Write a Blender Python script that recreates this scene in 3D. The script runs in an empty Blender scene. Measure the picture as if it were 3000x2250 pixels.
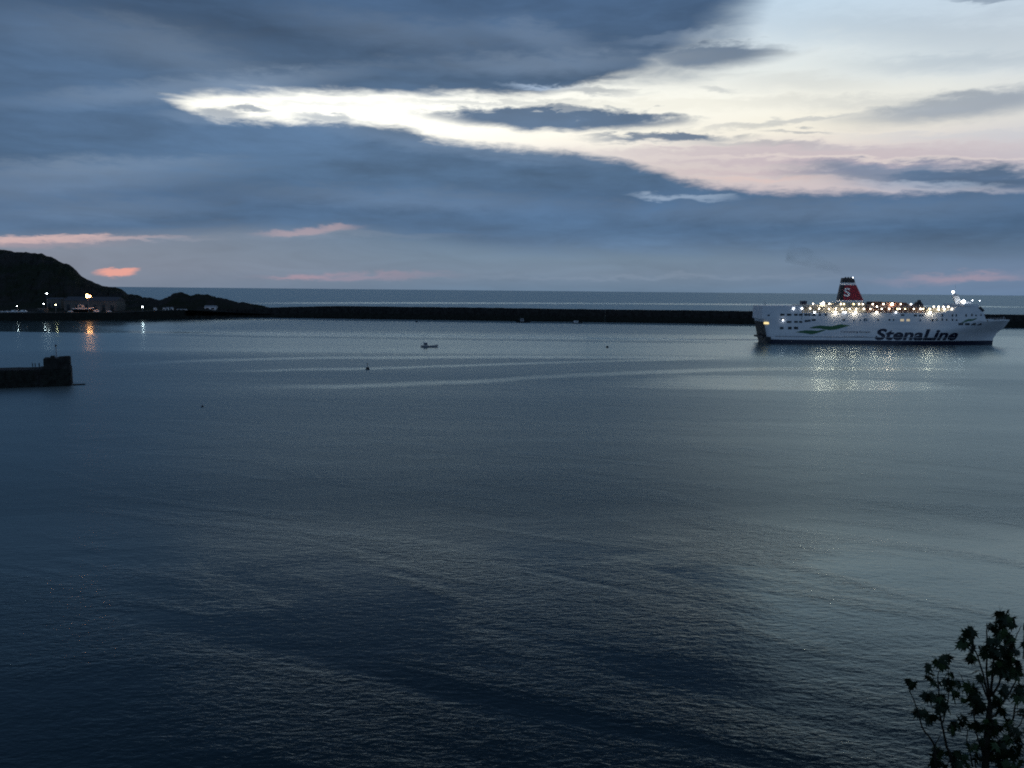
import bpy, bmesh, math, random
from mathutils import Vector, Matrix, noise as mnoise
random.seed(7)
S = bpy.context.scene
C = S.collection
R = math.radians

# ------------------------------------------------------------------ camera
CAM = Vector((0, 0, 29.5)); FPX = 2400.0
pitch = math.atan(274.5/2400); roll = 0.0097
fwd = Vector((0, math.cos(pitch), -math.sin(pitch)))
r0 = Vector((1, 0, 0)); u0 = Vector((0, math.sin(pitch), math.cos(pitch)))
right = r0*math.cos(roll) + u0*math.sin(roll)
up = -r0*math.sin(roll) + u0*math.cos(roll)
cd = bpy.data.cameras.new('camera'); cam = bpy.data.objects.new('camera', cd); C.objects.link(cam)
M3 = Matrix((right, up, -fwd)).transposed()
cam.matrix_world = Matrix.Translation(CAM) @ M3.to_4x4()
cd.sensor_width = 36; cd.lens = FPX/3000*36
cd.clip_start = 0.5; cd.clip_end = 200000
S.camera = cam

def ray(px, py):
    return fwd*FPX + right*(px-1500) - up*(py-1125)
def at_y(px, py, Y):           # point on the ray at world depth Y
    d = ray(px, py); return CAM + d*(Y/d.y)
def at_z(px, py, z=0.0):       # point on the ray at height z
    d = ray(px, py); return CAM + d*((z-CAM.z)/d.z)
def azel(px, py):
    d = ray(px, py).normalized(); return math.atan2(d.x, d.y), math.asin(d.z)
def hor(px): return 850.5 + (px-1500)*0.0097

def lin(c):
    return tuple(((v/255)/12.92 if v/255 <= 0.04045 else (((v/255)+0.055)/1.055)**2.4) for v in c)

# ------------------------------------------------------------------ node helpers
class G:
    def __init__(s, nt): s.nt = nt
    def node(s, t, **k):
        n = s.nt.nodes.new(t)
        for a, b in k.items(): setattr(n, a, b)
        return n
    def put(s, sock, v):
        if isinstance(v, X): s.nt.links.new(v.o, sock)
        elif v is not None:
            try: sock.default_value = v
            except Exception: sock.default_value = (v[0], v[1], v[2], 1)
    def m(s, op, a, b=None, c=None, clamp=False):
        n = s.node('ShaderNodeMath', operation=op, use_clamp=clamp)
        s.put(n.inputs[0], a)
        if b is not None: s.put(n.inputs[1], b)
        if c is not None: s.put(n.inputs[2], c)
        return X(s, n.outputs[0])
    def smooth(s, v, a, b, x=0.0, y=1.0):
        n = s.node('ShaderNodeMapRange', interpolation_type='SMOOTHSTEP')
        s.put(n.inputs['Value'], v)
        inv = False
        if not isinstance(a, X) and not isinstance(b, X) and a > b: a, b, x, y = b, a, y, x
        s.put(n.inputs['From Min'], a); s.put(n.inputs['From Max'], b)
        s.put(n.inputs['To Min'], x); s.put(n.inputs['To Max'], y)
        return X(s, n.outputs['Result'])
    def xyz(s, x, y, z=0.0):
        n = s.node('ShaderNodeCombineXYZ')
        for i, v in enumerate((x, y, z)): s.put(n.inputs[i], v)
        return X(s, n.outputs[0])
    def sep(s, v):
        n = s.node('ShaderNodeSeparateXYZ'); s.put(n.inputs[0], v)
        return [X(s, o) for o in n.outputs]
    def noise(s, vec, scale=1.0, detail=4.0, rough=0.5, dist=0.0, typ='FBM'):
        n = s.node('ShaderNodeTexNoise', noise_dimensions='3D')
        s.put(n.inputs['Vector'], vec); s.put(n.inputs['Scale'], scale); s.put(n.inputs['Detail'], detail)
        s.put(n.inputs['Roughness'], rough); s.put(n.inputs['Distortion'], dist)
        return X(s, n.outputs[0])
    def mix(s, f, a, b):
        n = s.node('ShaderNodeMix', data_type='RGBA')
        s.put(n.inputs[0], f); s.put(n.inputs[6], a); s.put(n.inputs[7], b)
        return X(s, n.outputs[2])
    def ramp(s, v, stops, a, b):
        n = s.node('ShaderNodeValToRGB'); cr = n.color_ramp
        s.put(n.inputs[0], s.m('MULTIPLY_ADD', v, 1/(b-a), -a/(b-a), clamp=True))
        stops = sorted(stops)
        while len(cr.elements) > 1: cr.elements.remove(cr.elements[-1])
        for i, (p, c) in enumerate(stops):
            p = (p-a)/(b-a)
            e = cr.elements[0] if i == 0 else cr.elements.new(p)
            e.position = p; e.color = (*lin(c), 1)
        return X(s, n.outputs[0])
    def curve(s, v, pts, xa, xb, ya, yb):      # piecewise smooth function of v
        n = s.node('ShaderNodeFloatCurve')
        s.put(n.inputs['Value'], s.m('MULTIPLY_ADD', v, 1/(xb-xa), -xa/(xb-xa), clamp=True))
        c = n.mapping.curves[0]; n.mapping.use_clip = False
        P = sorted(((x-xa)/(xb-xa), (y-ya)/(yb-ya)) for x, y in pts)
        c.points[0].location = P[0]; c.points[1].location = P[-1]
        for p in P[1:-1]: c.points.new(*p)
        for p in c.points: p.handle_type = 'AUTO_CLAMPED'
        n.mapping.update()
        return s.m('MULTIPLY_ADD', X(s, n.outputs[0]), (yb-ya), ya)
class X:
    def __init__(s, g, o): s.g = g; s.o = o
    def __add__(s, b): return s.g.m('ADD', s, b)
    __radd__ = __add__
    def __sub__(s, b): return s.g.m('SUBTRACT', s, b)
    def __rsub__(s, b): return s.g.m('SUBTRACT', b, s)
    def __mul__(s, b): return s.g.m('MULTIPLY', s, b)
    __rmul__ = __mul__
    def __truediv__(s, b): return s.g.m('DIVIDE', s, b)

# ------------------------------------------------------------------ world: dusk sky with cloud banks
W = bpy.data.worlds.new('World'); S.world = W; W.use_nodes = True
nt = W.node_tree; nt.nodes.clear(); g = G(nt)
tc = g.node('ShaderNodeTexCoord'); D = X(g, tc.outputs['Generated'])
dx, dy, dz = g.sep(D)
hxy = g.m('SQRT', dx*dx + dy*dy)
az = g.m('ARCSINE', g.m('DIVIDE', dx, g.m('MAXIMUM', hxy, 1e-4)))
el = g.m('ARCSINE', dz)
DEG = 57.29578
def E(py, px=1500): return azel(px, py)[1]
# plane-projected coordinates of the cloud deck
pz = g.m('MAXIMUM', dz, 0.0) + 0.10
pc = g.xyz(dx/pz, dy/pz, 0.0)
n_big = g.noise(g.xyz(az*3.2, el*16.0, 0.3), 1.0, 4, 0.5, 0.4)
n_mid = g.noise(g.xyz(az*11.0, el*52.0, 1.7), 1.0, 5, 0.55, 0.6)
n_fin = g.noise(g.xyz(az*34.0, el*120.0, 4.0), 1.0, 5, 0.62, 0.3)
n_pl = g.noise(pc, 0.9, 6, 0.55, 0.5)
nb, nm, nf, npl = n_big-0.5, n_mid-0.5, n_fin-0.5, n_pl-0.5
elw = el + nm*0.022 + nf*0.016           # warped elevation
azw = az + nm*0.05
clear = g.ramp(el, [(E(860), (150, 150, 165)), (E(600), (200, 188, 194)), (E(500), (210, 198, 196)), (E(450), (222, 212, 207)),
                    (E(390), (240, 233, 216)), (E(310), (238, 238, 228)), (E(230), (219, 228, 229)), (E(120), (203, 219, 230)),
                    (E(0), (194, 216, 234)), (0.45, (190, 212, 232)), (0.60, (130, 160, 196)), (1.0, (52, 74, 110)), (1.57, (42, 60, 94))], 0.0, 1.5708)
clear = g.mix(g.smooth(az, azel(2300, 400)[0], azel(3300, 400)[0], 0, 0.45)*g.smooth(el, 0.42, 0.34), clear, (*lin((183, 197, 214)), 1))
def streak(xl, yl, xr, yr, th, soft=0.5, amp=0.5, az_=None, el_=None):
    a0, e0 = azel(xl, yl); a1, e1 = azel(xr, yr)
    A = az_ or azw; L = el_ or elw
    t = g.m('MULTIPLY_ADD', A, 2/(a1-a0), -(a0+a1)/(a1-a0))
    ec = g.m('MULTIPLY_ADD', t, (e1-e0)/2, (e0+e1)/2)
    v = (L-ec)*(FPX/th)
    d = g.m('SQRT', t*t + v*v) + nm*amp + nf*amp*0.7
    return g.smooth(d, 1+soft*0.6, 1-soft*0.6-0.1)
# glow of the brightest slot, where the sun has gone down behind the bank
glow = streak(200, 290, 1750, 330, 110, 1.6, 0.3, az, el)
clear = g.mix(glow*0.85, clear, (1.30, 1.29, 1.18, 1))
clear = g.mix(streak(1500, 270, 2500, 300, 120, 1.6, 0.5)*0.55, clear, (1.0, 0.98, 0.87, 1))
pinkband = g.smooth(el + nm*0.02, E(420), E(470))
lil = streak(1900, 455, 3300, 440, 34, 1.2, 0.6)
clear = g.mix(lil*0.55, clear, (*lin((190, 176, 186)), 1))
for xl, yl, xr, yr, th, k, c in [(1750, 436, 2700, 440, 12, 0.6, (196, 184, 190)), (1900, 470, 2900, 478, 7, 0.5, (190, 176, 186)), (2050, 456, 3200, 460, 6, 0.5, (232, 220, 212)), (2300, 425, 3200, 418, 8, 0.5, (205, 196, 200)),
                                 (1950, 500, 2500, 506, 7, 0.5, (196, 178, 186)), (2050, 520, 2450, 530, 6, 0.5, (222, 196, 190)), (2500, 395, 3300, 385, 9, 0.4, (196, 200, 208)), (1600, 300, 2300, 300, 14, 0.4, (228, 226, 214)), (2500, 200, 3200, 160, 30, 0.3, (190, 208, 222))]:
    clear = g.mix(streak(xl, yl, xr, yr, th, 1.2, 0.9)*k, clear, (*lin(c), 1))
# cloud colour by elevation, mottled
cl = g.ramp(el, [(E(740), (87, 113, 140)), (E(680), (73, 105, 139)), (E(600), (73, 105, 141)), (E(520), (79, 109, 142)), (E(420), (82, 110, 142)),
                 (E(330), (80, 106, 136)), (E(240), (76, 100, 128)), (E(120), (69, 93, 122)), (E(0), (69, 95, 127)), (0.42, (46, 67, 96)), (0.6, (32, 50, 73)), (1.57, (34, 51, 74))], 0.0, 1.5708)
cl = g.mix(g.smooth(az, -0.15, -0.60, 0, 0.30), cl, (*lin((58, 86, 120)), 1))
shade = g.m('MULTIPLY_ADD', nb, 1.0, 1.0) + nm*0.55 + nf*0.22 + npl*0.35
vm = g.node('ShaderNodeVectorMath', operation='SCALE'); g.put(vm.inputs[0], cl); g.put(vm.inputs['Scale'], shade)
cl = X(g, vm.outputs[0])
# pale wisps drawn inside the banks
wisps = [(1000, 375, 1700, 470, 22, 0.28), (-100, 500, 560, 470, 20, 0.30), (700, 560, 1600, 600, 26, 0.2), (900, 60, 1500, 120, 40, 0.22), (0, 60, 700, 140, 50, 0.2), (-100, 620, 600, 600, 30, 0.22), (1900, 620, 3000, 600, 30, 0.2), (1450, 80, 1750, 140, 30, 0.3), (150, 290, 1000, 215, 24, 0.45), (-300, 560, 620, 500, 34, 0.34), (1300, 190, 1900, 175, 26, 0.42), (1500, 250, 1700, 252, 7, 1.0), (400, 130, 1000, 330, 50, 0.22),
         (1860, 572, 2020, 575, 8, 0.7), (1980, 574, 2130, 582, 8, 0.6), (2420, 532, 2860, 556, 9, 0.6), (650, 255, 1000, 330, 22, 0.30), (480, 335, 700, 350, 16, 0.35),
         (1830, 120, 2120, 100, 14, 0.35)]
for xl, yl, xr, yr, th, k in wisps:
    cl = g.mix(streak(xl, yl, xr, yr, th, 1.3, 0.9)*(k*0.62 if k < 0.5 else k), cl, (*lin((158, 178, 202)), 1))
# upper bank: everything above this line
XA, XB = -0.75, 0.75
def acurve(pts, ya=-0.05, yb=1.2):
    q = []
    for px, py in pts:
        a, e = azel(px, py) if py > -2000 else (azel(px, 0)[0], 1.1)
        q.append((a, e))
    q = [(XA, q[0][1])] + q + [(XB, q[-1][1])]
    return g.curve(az, q, XA, XB, ya, yb)
botA = acurve([(-100, 330), (300, 320), (500, 288), (700, 272), (1000, 270), (1300, 272), (1500, 280), (1650, 262), (1800, 238), (1950, 205), (2050, 165),
               (2110, 120), (2200, 20), (2300, -140), (2500, -500), (3100, -1100)])
sA = g.smooth(az, azel(1750, 200)[0], azel(2150, 200)[0], 0.0075, 0.055)
elA = el + nm*0.013 + nf*0.010
mA = g.smooth(g.m('DIVIDE', elA + nb*0.02 + nm*sA*0.9 - botA, sA), -1.0, 1.0)
# lower bank: everything below this line
topB = acurve([(-100, 180), (300, 200), (420, 245), (520, 305), (640, 345), (800, 356), (1000, 360), (1180, 380), (1290, 410), (1420, 428), (1580, 444), (1750, 460),
               (1880, 490), (2000, 528), (2120, 552), (2300, 566), (2500, 566), (2750, 560), (3100, 556)])
mB = g.smooth(el + nm*0.012 + nf*0.018 - topB, 0.0085, -0.0060)
cover = g.m('MAXIMUM', mA, mB)
for xl, yl, xr, yr, th, so, k in [
    (1240, 330, 2010, 352, 30, 0.5, 0.97), (1500, 322, 1900, 340, 22, 0.6, 0.8), (1740, 400, 2150, 404, 12, 0.8, 0.85), (1880, 403, 2110, 403, 13, 0.6, 0.9),
    (650, 318, 800, 320, 7, 0.8, 0.7), (560, 325, 720, 345, 16, 0.9, 0.7), (860, 345, 1050, 350, 12, 0.9, 0.6), (1840, 170, 2290, 145, 36, 0.8, 0.85), (1900, 125, 2140, 105, 20, 1.0, 0.7),
    (2040, 380, 2620, 322, 9, 1.0, 0.35), (2480, 350, 3160, 268, 30, 1.0, 0.6), (2150, 235, 2560, 250, 28, 1.5, 0.18), (2560, 335, 2760, 345, 12, 1.2, 0.25),
    (2330, 505, 3000, 500, 26, 0.9, 0.75), (2450, 510, 3350, 535, 34, 0.9, 0.95), (2700, 545, 3400, 590, 24, 1.2, 0.6), (2780, -5, 3000, 0, 8, 1.0, 0.5),
    (2300, 60, 3300, 120, 40, 1.6, 0.16), (2250, 300, 2900, 290, 16, 1.4, 0.22), (2500, 190, 3200, 150, 24, 1.5, 0.2), (1150, 290, 1700, 300, 8, 1.2, 0.35), (1700, 215, 2200, 210, 12, 1.3, 0.3), (700, 300, 1150, 305, 6, 1.2, 0.25),
    (1560, 250, 1860, 272, 12, 1.0, 0.5), (2050, 255, 2180, 262, 8, 1.2, 0.3), (1880, 408, 2460, 430, 8, 1.4, 0.3), (2250, 385, 2420, 392, 6, 1.0, 0.4)]:
    cover = g.m('MAXIMUM', cover, streak(xl, yl, xr, yr, th, so, 0.8)*k)
# the bank thins out overhead and to the right of the picture
mT = g.smooth(el + nm*0.06 + nb*0.10 + npl*0.05, 0.36, 0.43)        # the next bank, overhead
mR = g.smooth(az + nb*0.5 + nm*0.25, 0.66, 0.95)                     # and cloud again far to the right
cover = g.m('MAXIMUM', cover, g.m('MAXIMUM', mT, mR*0.85))
col = g.mix(cover, clear, cl)
high = g.smooth(el, 0.38, 0.70); hn = g.smooth(npl + nb, -0.12, 0.18)
col = g.mix(high*(0.35 + hn*0.65), col, cl)
# grey-blue air under the bank
low = g.ramp(el, [(-0.02, (98, 122, 150)), (E(846), (107, 130, 153)), (E(800), (114, 135, 156)), (E(760), (109, 133, 155)), (E(700), (99, 127, 154)), (0.2, (90, 116, 150))], -0.05, 0.25)
low = g.mix(g.smooth(az, azel(1500, 800)[0], azel(-100, 800)[0], 0, 0.6), low, (*lin((134, 137, 150)), 1))
low = g.mix(g.smooth(az, azel(1900, 800)[0], azel(3200, 800)[0], 0, 0.5), low, (*lin((96, 120, 156)), 1))
vm = g.node('ShaderNodeVectorMath', operation='SCALE'); g.put(vm.inputs[0], low); g.put(vm.inputs['Scale'], nb*0.25 + nm*0.3 + 1.0)
low = X(g, vm.outputs[0])
lt = acurve([(0, 692), (500, 676), (900, 664), (1200, 690), (1500, 722), (2200, 738), (3000, 745)])
lowm = g.smooth(el + nm*0.02 + nb*0.012 - lt, -0.014, 0.012)
col = g.mix(lowm, low, col)
for xl, yl, xr, yr, th, so, k, c in [
    (-700, 701, 400, 697, 9, 0.9, 0.85, (214, 184, 182)), (-600, 710, 200, 712, 12, 1.4, 0.5, (196, 168, 172)), (300, 702, 600, 702, 5, 1.3, 0.22, (170, 170, 184)), (775, 680, 1010, 672, 10, 1.1, 0.48, (200, 172, 176)),
    (288, 797, 408, 795, 11, 0.5, 0.9, (236, 166, 152)), (790, 820, 960, 812, 8, 1.0, 0.5, (178, 150, 162)), (830, 815, 1260, 806, 10, 1.4, 0.35, (176, 150, 165)), (2600, 820, 3000, 806, 12, 1.2, 0.4, (160, 148, 166)),
    (2700, 808, 2980, 818, 8, 1.2, 0.4, (170, 150, 164)), (700, 690, 1300, 688, 8, 1.5, 0.2, (140, 152, 170)), (1400, 815, 2400, 812, 6, 1.5, 0.25, (140, 156, 176))]:
    col = g.mix(streak(xl, yl, xr, yr, th, so, 0.45)*k, col, (*lin(c), 1))
# away from the afterglow the sky is dimmer
vm = g.node('ShaderNodeVectorMath', operation='SCALE'); vm.inputs[0].default_value = lin((97, 122, 153)); g.put(vm.inputs['Scale'], shade)
col = g.mix(g.smooth(dy, 0.3, -0.45, 0.0, 0.92), col, X(g, vm.outputs[0]))
back = g.smooth(dy, -0.25, 0.35, 1.0, 1.0)
vm = g.node('ShaderNodeVectorMath', operation='SCALE'); g.put(vm.inputs[0], col); g.put(vm.inputs['Scale'], back)
bg = g.node('ShaderNodeBackground'); g.put(bg.inputs[0], X(g, vm.outputs[0])); bg.inputs[1].default_value = 1.0
sky = g.node('ShaderNodeTexSky', sky_type='NISHITA'); sky.sun_disc = False; sky.sun_elevation = R(-3); sky.sun_rotation = R(-10)
bg2 = g.node('ShaderNodeBackground'); nt.links.new(sky.outputs[0], bg2.inputs[0]); bg2.inputs[1].default_value = 0.05
ad = g.node('ShaderNodeAddShader'); nt.links.new(bg.outputs[0], ad.inputs[0]); nt.links.new(bg2.outputs[0], ad.inputs[1])
wo = g.node('ShaderNodeOutputWorld'); nt.links.new(ad.outputs[0], wo.inputs[0])
W.cycles.sampling_method = 'MANUAL'; W.cycles.sample_map_resolution = 512

# last light of the sun that has set: broad and very weak
sd = bpy.data.lights.new('sun', 'SUN'); sd.energy = 0.02; sd.angle = R(30); sd.color = (1, 0.9, 0.8)
so = bpy.data.objects.new('sun', sd); C.objects.link(so)
so.rotation_euler = (R(-86), 0, R(10))
S.view_settings.view_transform = 'Standard'; S.view_settings.look = 'None'; S.view_settings.exposure = 0; S.view_settings.gamma = 1
S.view_settings.use_curve_mapping = False
S.cycles.use_denoising = False
S.cycles.filter_width = 1.9
S.cycles.max_bounces = 6; S.cycles.volume_bounces = 0; S.cycles.sample_clamp_indirect = 1.8; S.cycles.sample_clamp_direct = 18.0
S.cycles.volume_step_rate = 2.0
S.cycles.use_light_tree = True

# ------------------------------------------------------------------ materials
def mat(name, c, rough=0.6, metal=0.0, var=0.25, vs=1.0, bump=0.0, bs=5.0, spec=0.5, srgb=False):
    m = bpy.data.materials.new(name); m.use_nodes = True; g = G(m.node_tree)
    b = m.node_tree.nodes['Principled BSDF']
    if srgb: c = lin(c)
    t = X(g, g.node('ShaderNodeTexCoord').outputs['Object'])
    n = g.noise(t, vs, 5, 0.6)
    lo = tuple(v*(1-var) for v in c); hi = tuple(min(1, v*(1+var)) for v in c)
    g.put(b.inputs['Base Color'], g.mix(g.smooth(n, 0.3, 0.7), (*lo, 1), (*hi, 1)))
    b.inputs['Roughness'].default_value = rough; b.inputs['Metallic'].default_value = metal
    b.inputs['Specular IOR Level'].default_value = spec
    if bump:
        bn = g.node('ShaderNodeBump'); bn.inputs['Strength'].default_value = 0.8; bn.inputs['Distance'].default_value = bump
        g.put(bn.inputs['Height'], g.noise(t, bs, 5, 0.65)); m.node_tree.links.new(bn.outputs[0], b.inputs['Normal'])
    return m
def emat(name, c, e):
    m = bpy.data.materials.new(name); m.use_nodes = True; nt = m.node_tree; nt.nodes.clear()
    o = nt.nodes.new('ShaderNodeOutputMaterial'); b = nt.nodes.new('ShaderNodeEmission')
    b.inputs[0].default_value = (*c, 1); b.inputs[1].default_value = e
    nt.links.new(b.outputs[0], o.inputs[0]); return m
M = dict(
    white=mat('white_paint', (0.78, 0.79, 0.80), 0.45, var=0.06, vs=0.12),
    cream=mat('cream_paint', (0.72, 0.68, 0.58), 0.5, var=0.08, vs=0.3),
    navy=mat('navy_paint', (0.008, 0.012, 0.036), 0.4, var=0.2),
    black=mat('black_paint', (0.012, 0.013, 0.016), 0.5, var=0.3),
    red=mat('red_paint', (0.27, 0.010, 0.022), 0.45, var=0.1),
    green=mat('green_paint', (0.03, 0.13, 0.05), 0.45, var=0.1),
    cream2=mat('grey_cream_paint', (0.34, 0.31, 0.25), 0.5, var=0.2, vs=0.3),  # darker grey-cream base colour for the upper deck houses
    hullw=None,
    grey=mat('grey_paint', (0.30, 0.31, 0.33), 0.5, var=0.15),
    deck=mat('deck_paint', (0.10, 0.12, 0.11), 0.7, var=0.2),
    brown=mat('brown_bulkhead', (0.10, 0.045, 0.025), 0.6, var=0.3),
    glass=mat('dark_glass', (0.012, 0.018, 0.025), 0.15, var=0.2),
    steel=mat('galvanised_steel', (0.28, 0.29, 0.30), 0.4, 0.6),
    stone=mat('sea_stone', (0.028, 0.027, 0.025), 0.85, var=0.5, vs=0.4, bump=0.25, bs=1.2, spec=0.2),
    weed=mat('weedy_stone', (0.017, 0.019, 0.015), 0.8, var=0.5, vs=0.8, bump=0.2, bs=2.0, spec=0.2),
    concrete=mat('quay_concrete', (0.085, 0.083, 0.078), 0.85, var=0.35, vs=0.3, spec=0.2),
    shed=mat('shed_cladding', (0.10, 0.105, 0.10), 0.7, var=0.25, vs=0.2),
    roof=mat('slate_roof', (0.06, 0.065, 0.075), 0.7, var=0.2),
    bark=mat('bark', (0.045, 0.04, 0.03), 0.85, var=0.4, vs=12, bump=0.01, bs=40, spec=0.2),
    leaf=mat('leaf_green', (0.045, 0.08, 0.025), 0.6, var=0.45, vs=3, spec=0.25),
    leaf2=mat('leaf_dark', (0.016, 0.030, 0.012), 0.6, var=0.45, vs=3, spec=0.25),
    grass=mat('bank_grass', (0.03, 0.045, 0.018), 0.9, var=0.5, vs=2, bump=0.05, spec=0.1),
    buoy=mat('buoy_paint', (0.02, 0.02, 0.025), 0.5),
    cloth=mat('dark_clothes', (0.02, 0.022, 0.03), 0.9),
    hair=mat('dark_hair', (0.015, 0.01, 0.008), 0.8),
    skin=mat('skin', (0.35, 0.2, 0.14), 0.6),
    tyre=mat('tyre_rubber', (0.015, 0.015, 0.015), 0.9),
    lampw=emat('lamp_white', (1, 0.88, 0.68), 13), lampc=emat('lamp_cool', (0.86, 0.92, 1.0), 13), lampy=emat('lamp_yellow', (1, 0.85, 0.45), 11),
    lampp=emat('lamp_peach', (1, 0.74, 0.55), 14), lampo=emat('lamp_sodium', (1, 0.40, 0.14), 60), floodw=emat('flood_white', (1, 0.88, 0.68), 120), floodp=emat('flood_peach', (1, 0.76, 0.58), 90), lampq=emat('lamp_quay', (0.85, 0.95, 1.0), 60), lampqy=emat('lamp_quay_yellow', (1.0, 0.9, 0.5), 30),
    litwin=emat('lit_window', (1, 0.80, 0.38), 1.1), litdim=emat('lit_window_dim', (1, 0.85, 0.6), 0.45),
)
def hull_paint():
    m = bpy.data.materials.new('hull_white_paint'); m.use_nodes = True; g = G(m.node_tree); b = m.node_tree.nodes['Principled BSDF']
    x, y, z = g.sep(X(g, g.node('ShaderNodeTexCoord').outputs['Object']))
    st = g.noise(g.xyz(x*1.3, y*0.3, z*0.10), 1.0, 4, 0.6)          # rust and salt running down from scuppers
    pl_ = g.noise(g.xyz(x*0.06, y*0.1, z*0.35), 1.0, 5, 0.6)
    c = g.mix(g.smooth(pl_, 0.35, 0.65), (0.68, 0.70, 0.73, 1), (0.80, 0.81, 0.82, 1))
    c = g.mix(g.smooth(st, 0.60, 0.78)*0.55, c, (0.42, 0.36, 0.31, 1))
    sx_ = g.m('ABSOLUTE', g.m('FRACT', x*(1/8.0)) - 0.5); sz_ = g.m('ABSOLUTE', g.m('FRACT', z*(1/2.7)) - 0.5)
    seam = g.m('MAXIMUM', g.smooth(sx_, 0.012, 0.0), g.smooth(sz_, 0.035, 0.0))
    g.put(b.inputs['Base Color'], g.mix(seam*0.22, c, (0.45, 0.46, 0.48, 1))); b.inputs['Roughness'].default_value = 0.42
    return m
M['hullw'] = hull_paint()
# ------------------------------------------------------------------ mesh helpers
class MB:
    def __init__(s): s.v = []; s.f = []
    def add(s, vs, fs):
        o = len(s.v); s.v += [tuple(v) for v in vs]; s.f += [tuple(i+o for i in f) for f in fs]; return s
    def box(s, x0, x1, y0, y1, z0, z1):
        vs = [(x, y, z) for z in (z0, z1) for y in (y0, y1) for x in (x0, x1)]
        return s.add(vs, [(0, 2, 3, 1), (4, 5, 7, 6), (0, 1, 5, 4), (2, 6, 7, 3), (0, 4, 6, 2), (1, 3, 7, 5)])
    def prism(s, pts, y0, y1, f=None):      # polygon in xz extruded along y
        n = len(pts); f = f or (lambda x, y, z: (x, y, z))
        vs = [f(x, y0, z) for x, z in pts] + [f(x, y1, z) for x, z in pts]
        fs = [tuple(range(n)), tuple(range(2*n-1, n-1, -1))] + [(i, i+n, (i+1) % n+n, (i+1) % n) for i in range(n)]
        return s.add(vs, fs)
    def tube(s, pts, rs, n=6, cap=True):
        o = len(s.v); k = len(pts); pts = [Vector(p) for p in pts]
        if not isinstance(rs, (list, tuple)): rs = [rs]*k
        for i, p in enumerate(pts):
            d = (pts[min(i+1, k-1)] - pts[max(i-1, 0)]).normalized()
            a = d.orthogonal().normalized() if i == 0 else (a - d*a.dot(d)).normalized()
            b = d.cross(a)
            for j in range(n):
                t = 2*math.pi*j/n; s.v.append(tuple(p + (a*math.cos(t)+b*math.sin(t))*rs[i]))
        for i in range(k-1):
            for j in range(n):
                s.f.append((o+i*n+j, o+i*n+(j+1) % n, o+(i+1)*n+(j+1) % n, o+(i+1)*n+j))
        if cap: s.f.append(tuple(o+j for j in range(n-1, -1, -1))); s.f.append(tuple(o+(k-1)*n+j for j in range(n)))
        return s
    def ball(s, c, r, n=8, m=5, sz=1.0):
        o = len(s.v); c = Vector(c)
        s.v.append(tuple(c+Vector((0, 0, r*sz))))
        for i in range(1, m):
            for j in range(n):
                a = math.pi*i/m; t = 2*math.pi*j/n
                s.v.append(tuple(c+Vector((r*math.sin(a)*math.cos(t), r*math.sin(a)*math.sin(t), r*sz*math.cos(a)))))
        s.v.append(tuple(c-Vector((0, 0, r*sz)))); e = len(s.v)-1
        for j in range(n):
            s.f.append((o, o+1+j, o+1+(j+1) % n)); s.f.append((e, e-n+(j+1) % n, e-n+j))
            for i in range(m-2):
                p = o+1+i*n; s.f.append((p+j, p+n+j, p+n+(j+1) % n, p+(j+1) % n))
        return s
    def build(s, name, m, parent=None, smooth=False, loc=None):
        me = bpy.data.meshes.new(name); me.from_pydata(s.v, [], s.f); me.validate(); me.update()
        bm = bmesh.new(); bm.from_mesh(me); bmesh.ops.recalc_face_normals(bm, faces=bm.faces); bm.to_mesh(me); bm.free()
        if smooth: me.polygons.foreach_set('use_smooth', [True]*len(me.polygons))
        me.materials.append(m)
        return link(name, me, parent, loc)
def link(name, me, parent=None, loc=None):
    o = bpy.data.objects.new(name, me); C.objects.link(o)
    if parent: o.parent = parent
    if loc is not None: o.location = loc
    return o
def thing(name, label, cat, loc=(0, 0, 0), rz=0, group=None):
    o = bpy.data.objects.new(name, None); C.objects.link(o); o.location = loc; o.rotation_euler = (0, 0, rz)
    o['label'] = label; o['category'] = cat
    if group: o['group'] = group
    return o
def tag(o, label, cat, group=None):
    o['label'] = label; o['category'] = cat
    if group: o['group'] = group
    return o
def copy_tree(o, parent=None):
    c = o.copy(); C.objects.link(c); c.parent = parent
    for ch in list(o.children): copy_tree(ch, c)
    return c

# ------------------------------------------------------------------ water
def line_mask(g, x, y, pts, width):
    P = [at_z(px, py) for px, py in pts]
    P = [(p.x, p.y) for p in P]; xs = [p[0] for p in P]
    xa, xb = min(xs)-1, max(xs)+1
    yc = g.curve(x, P, xa, xb, min(p[1] for p in P)-60, max(p[1] for p in P)+60)
    d = g.m('ABSOLUTE', y-yc)
    m_ = g.smooth(d, width, width*0.15)
    fade = g.smooth(x, xa, xa+(xb-xa)*0.18)*g.smooth(x, xb, xb-(xb-xa)*0.12)
    return m_*fade
wm = bpy.data.materials.new('sea_water'); wm.use_nodes = True; g = G(wm.node_tree)
b = wm.node_tree.nodes['Principled BSDF']
P = X(g, g.node('ShaderNodeNewGeometry').outputs['Position'])
x, y, z = g.sep(P)
xr = x*0.97 + y*0.22; yr = y*0.97 - x*0.22
u_ = x*0.90 - y*0.44; v_ = x*0.44 + y*0.90                  # gusts run obliquely across the near water
n1 = g.noise(g.xyz(x*1.1 + y*0.15, y*2.2, 0.0), 1.0, 4, 0.60, 0.5)  # ripples
n2 = g.noise(g.xyz(x*0.42, y*0.86, 3.0), 1.0, 4, 0.58, 0.9)       # small waves
n3 = g.noise(g.xyz(xr*0.040, yr*0.11, 7.0), 1.0, 3, 0.5, 0.5)       # swell
gust = g.noise(g.xyz(u_*0.022, v_*0.075, 2.0), 1.0, 3, 0.50, 0.9)
band = g.noise(g.xyz(x*0.0022, y*0.020, 9.0), 1.0, 4, 0.55, 0.6)
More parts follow.
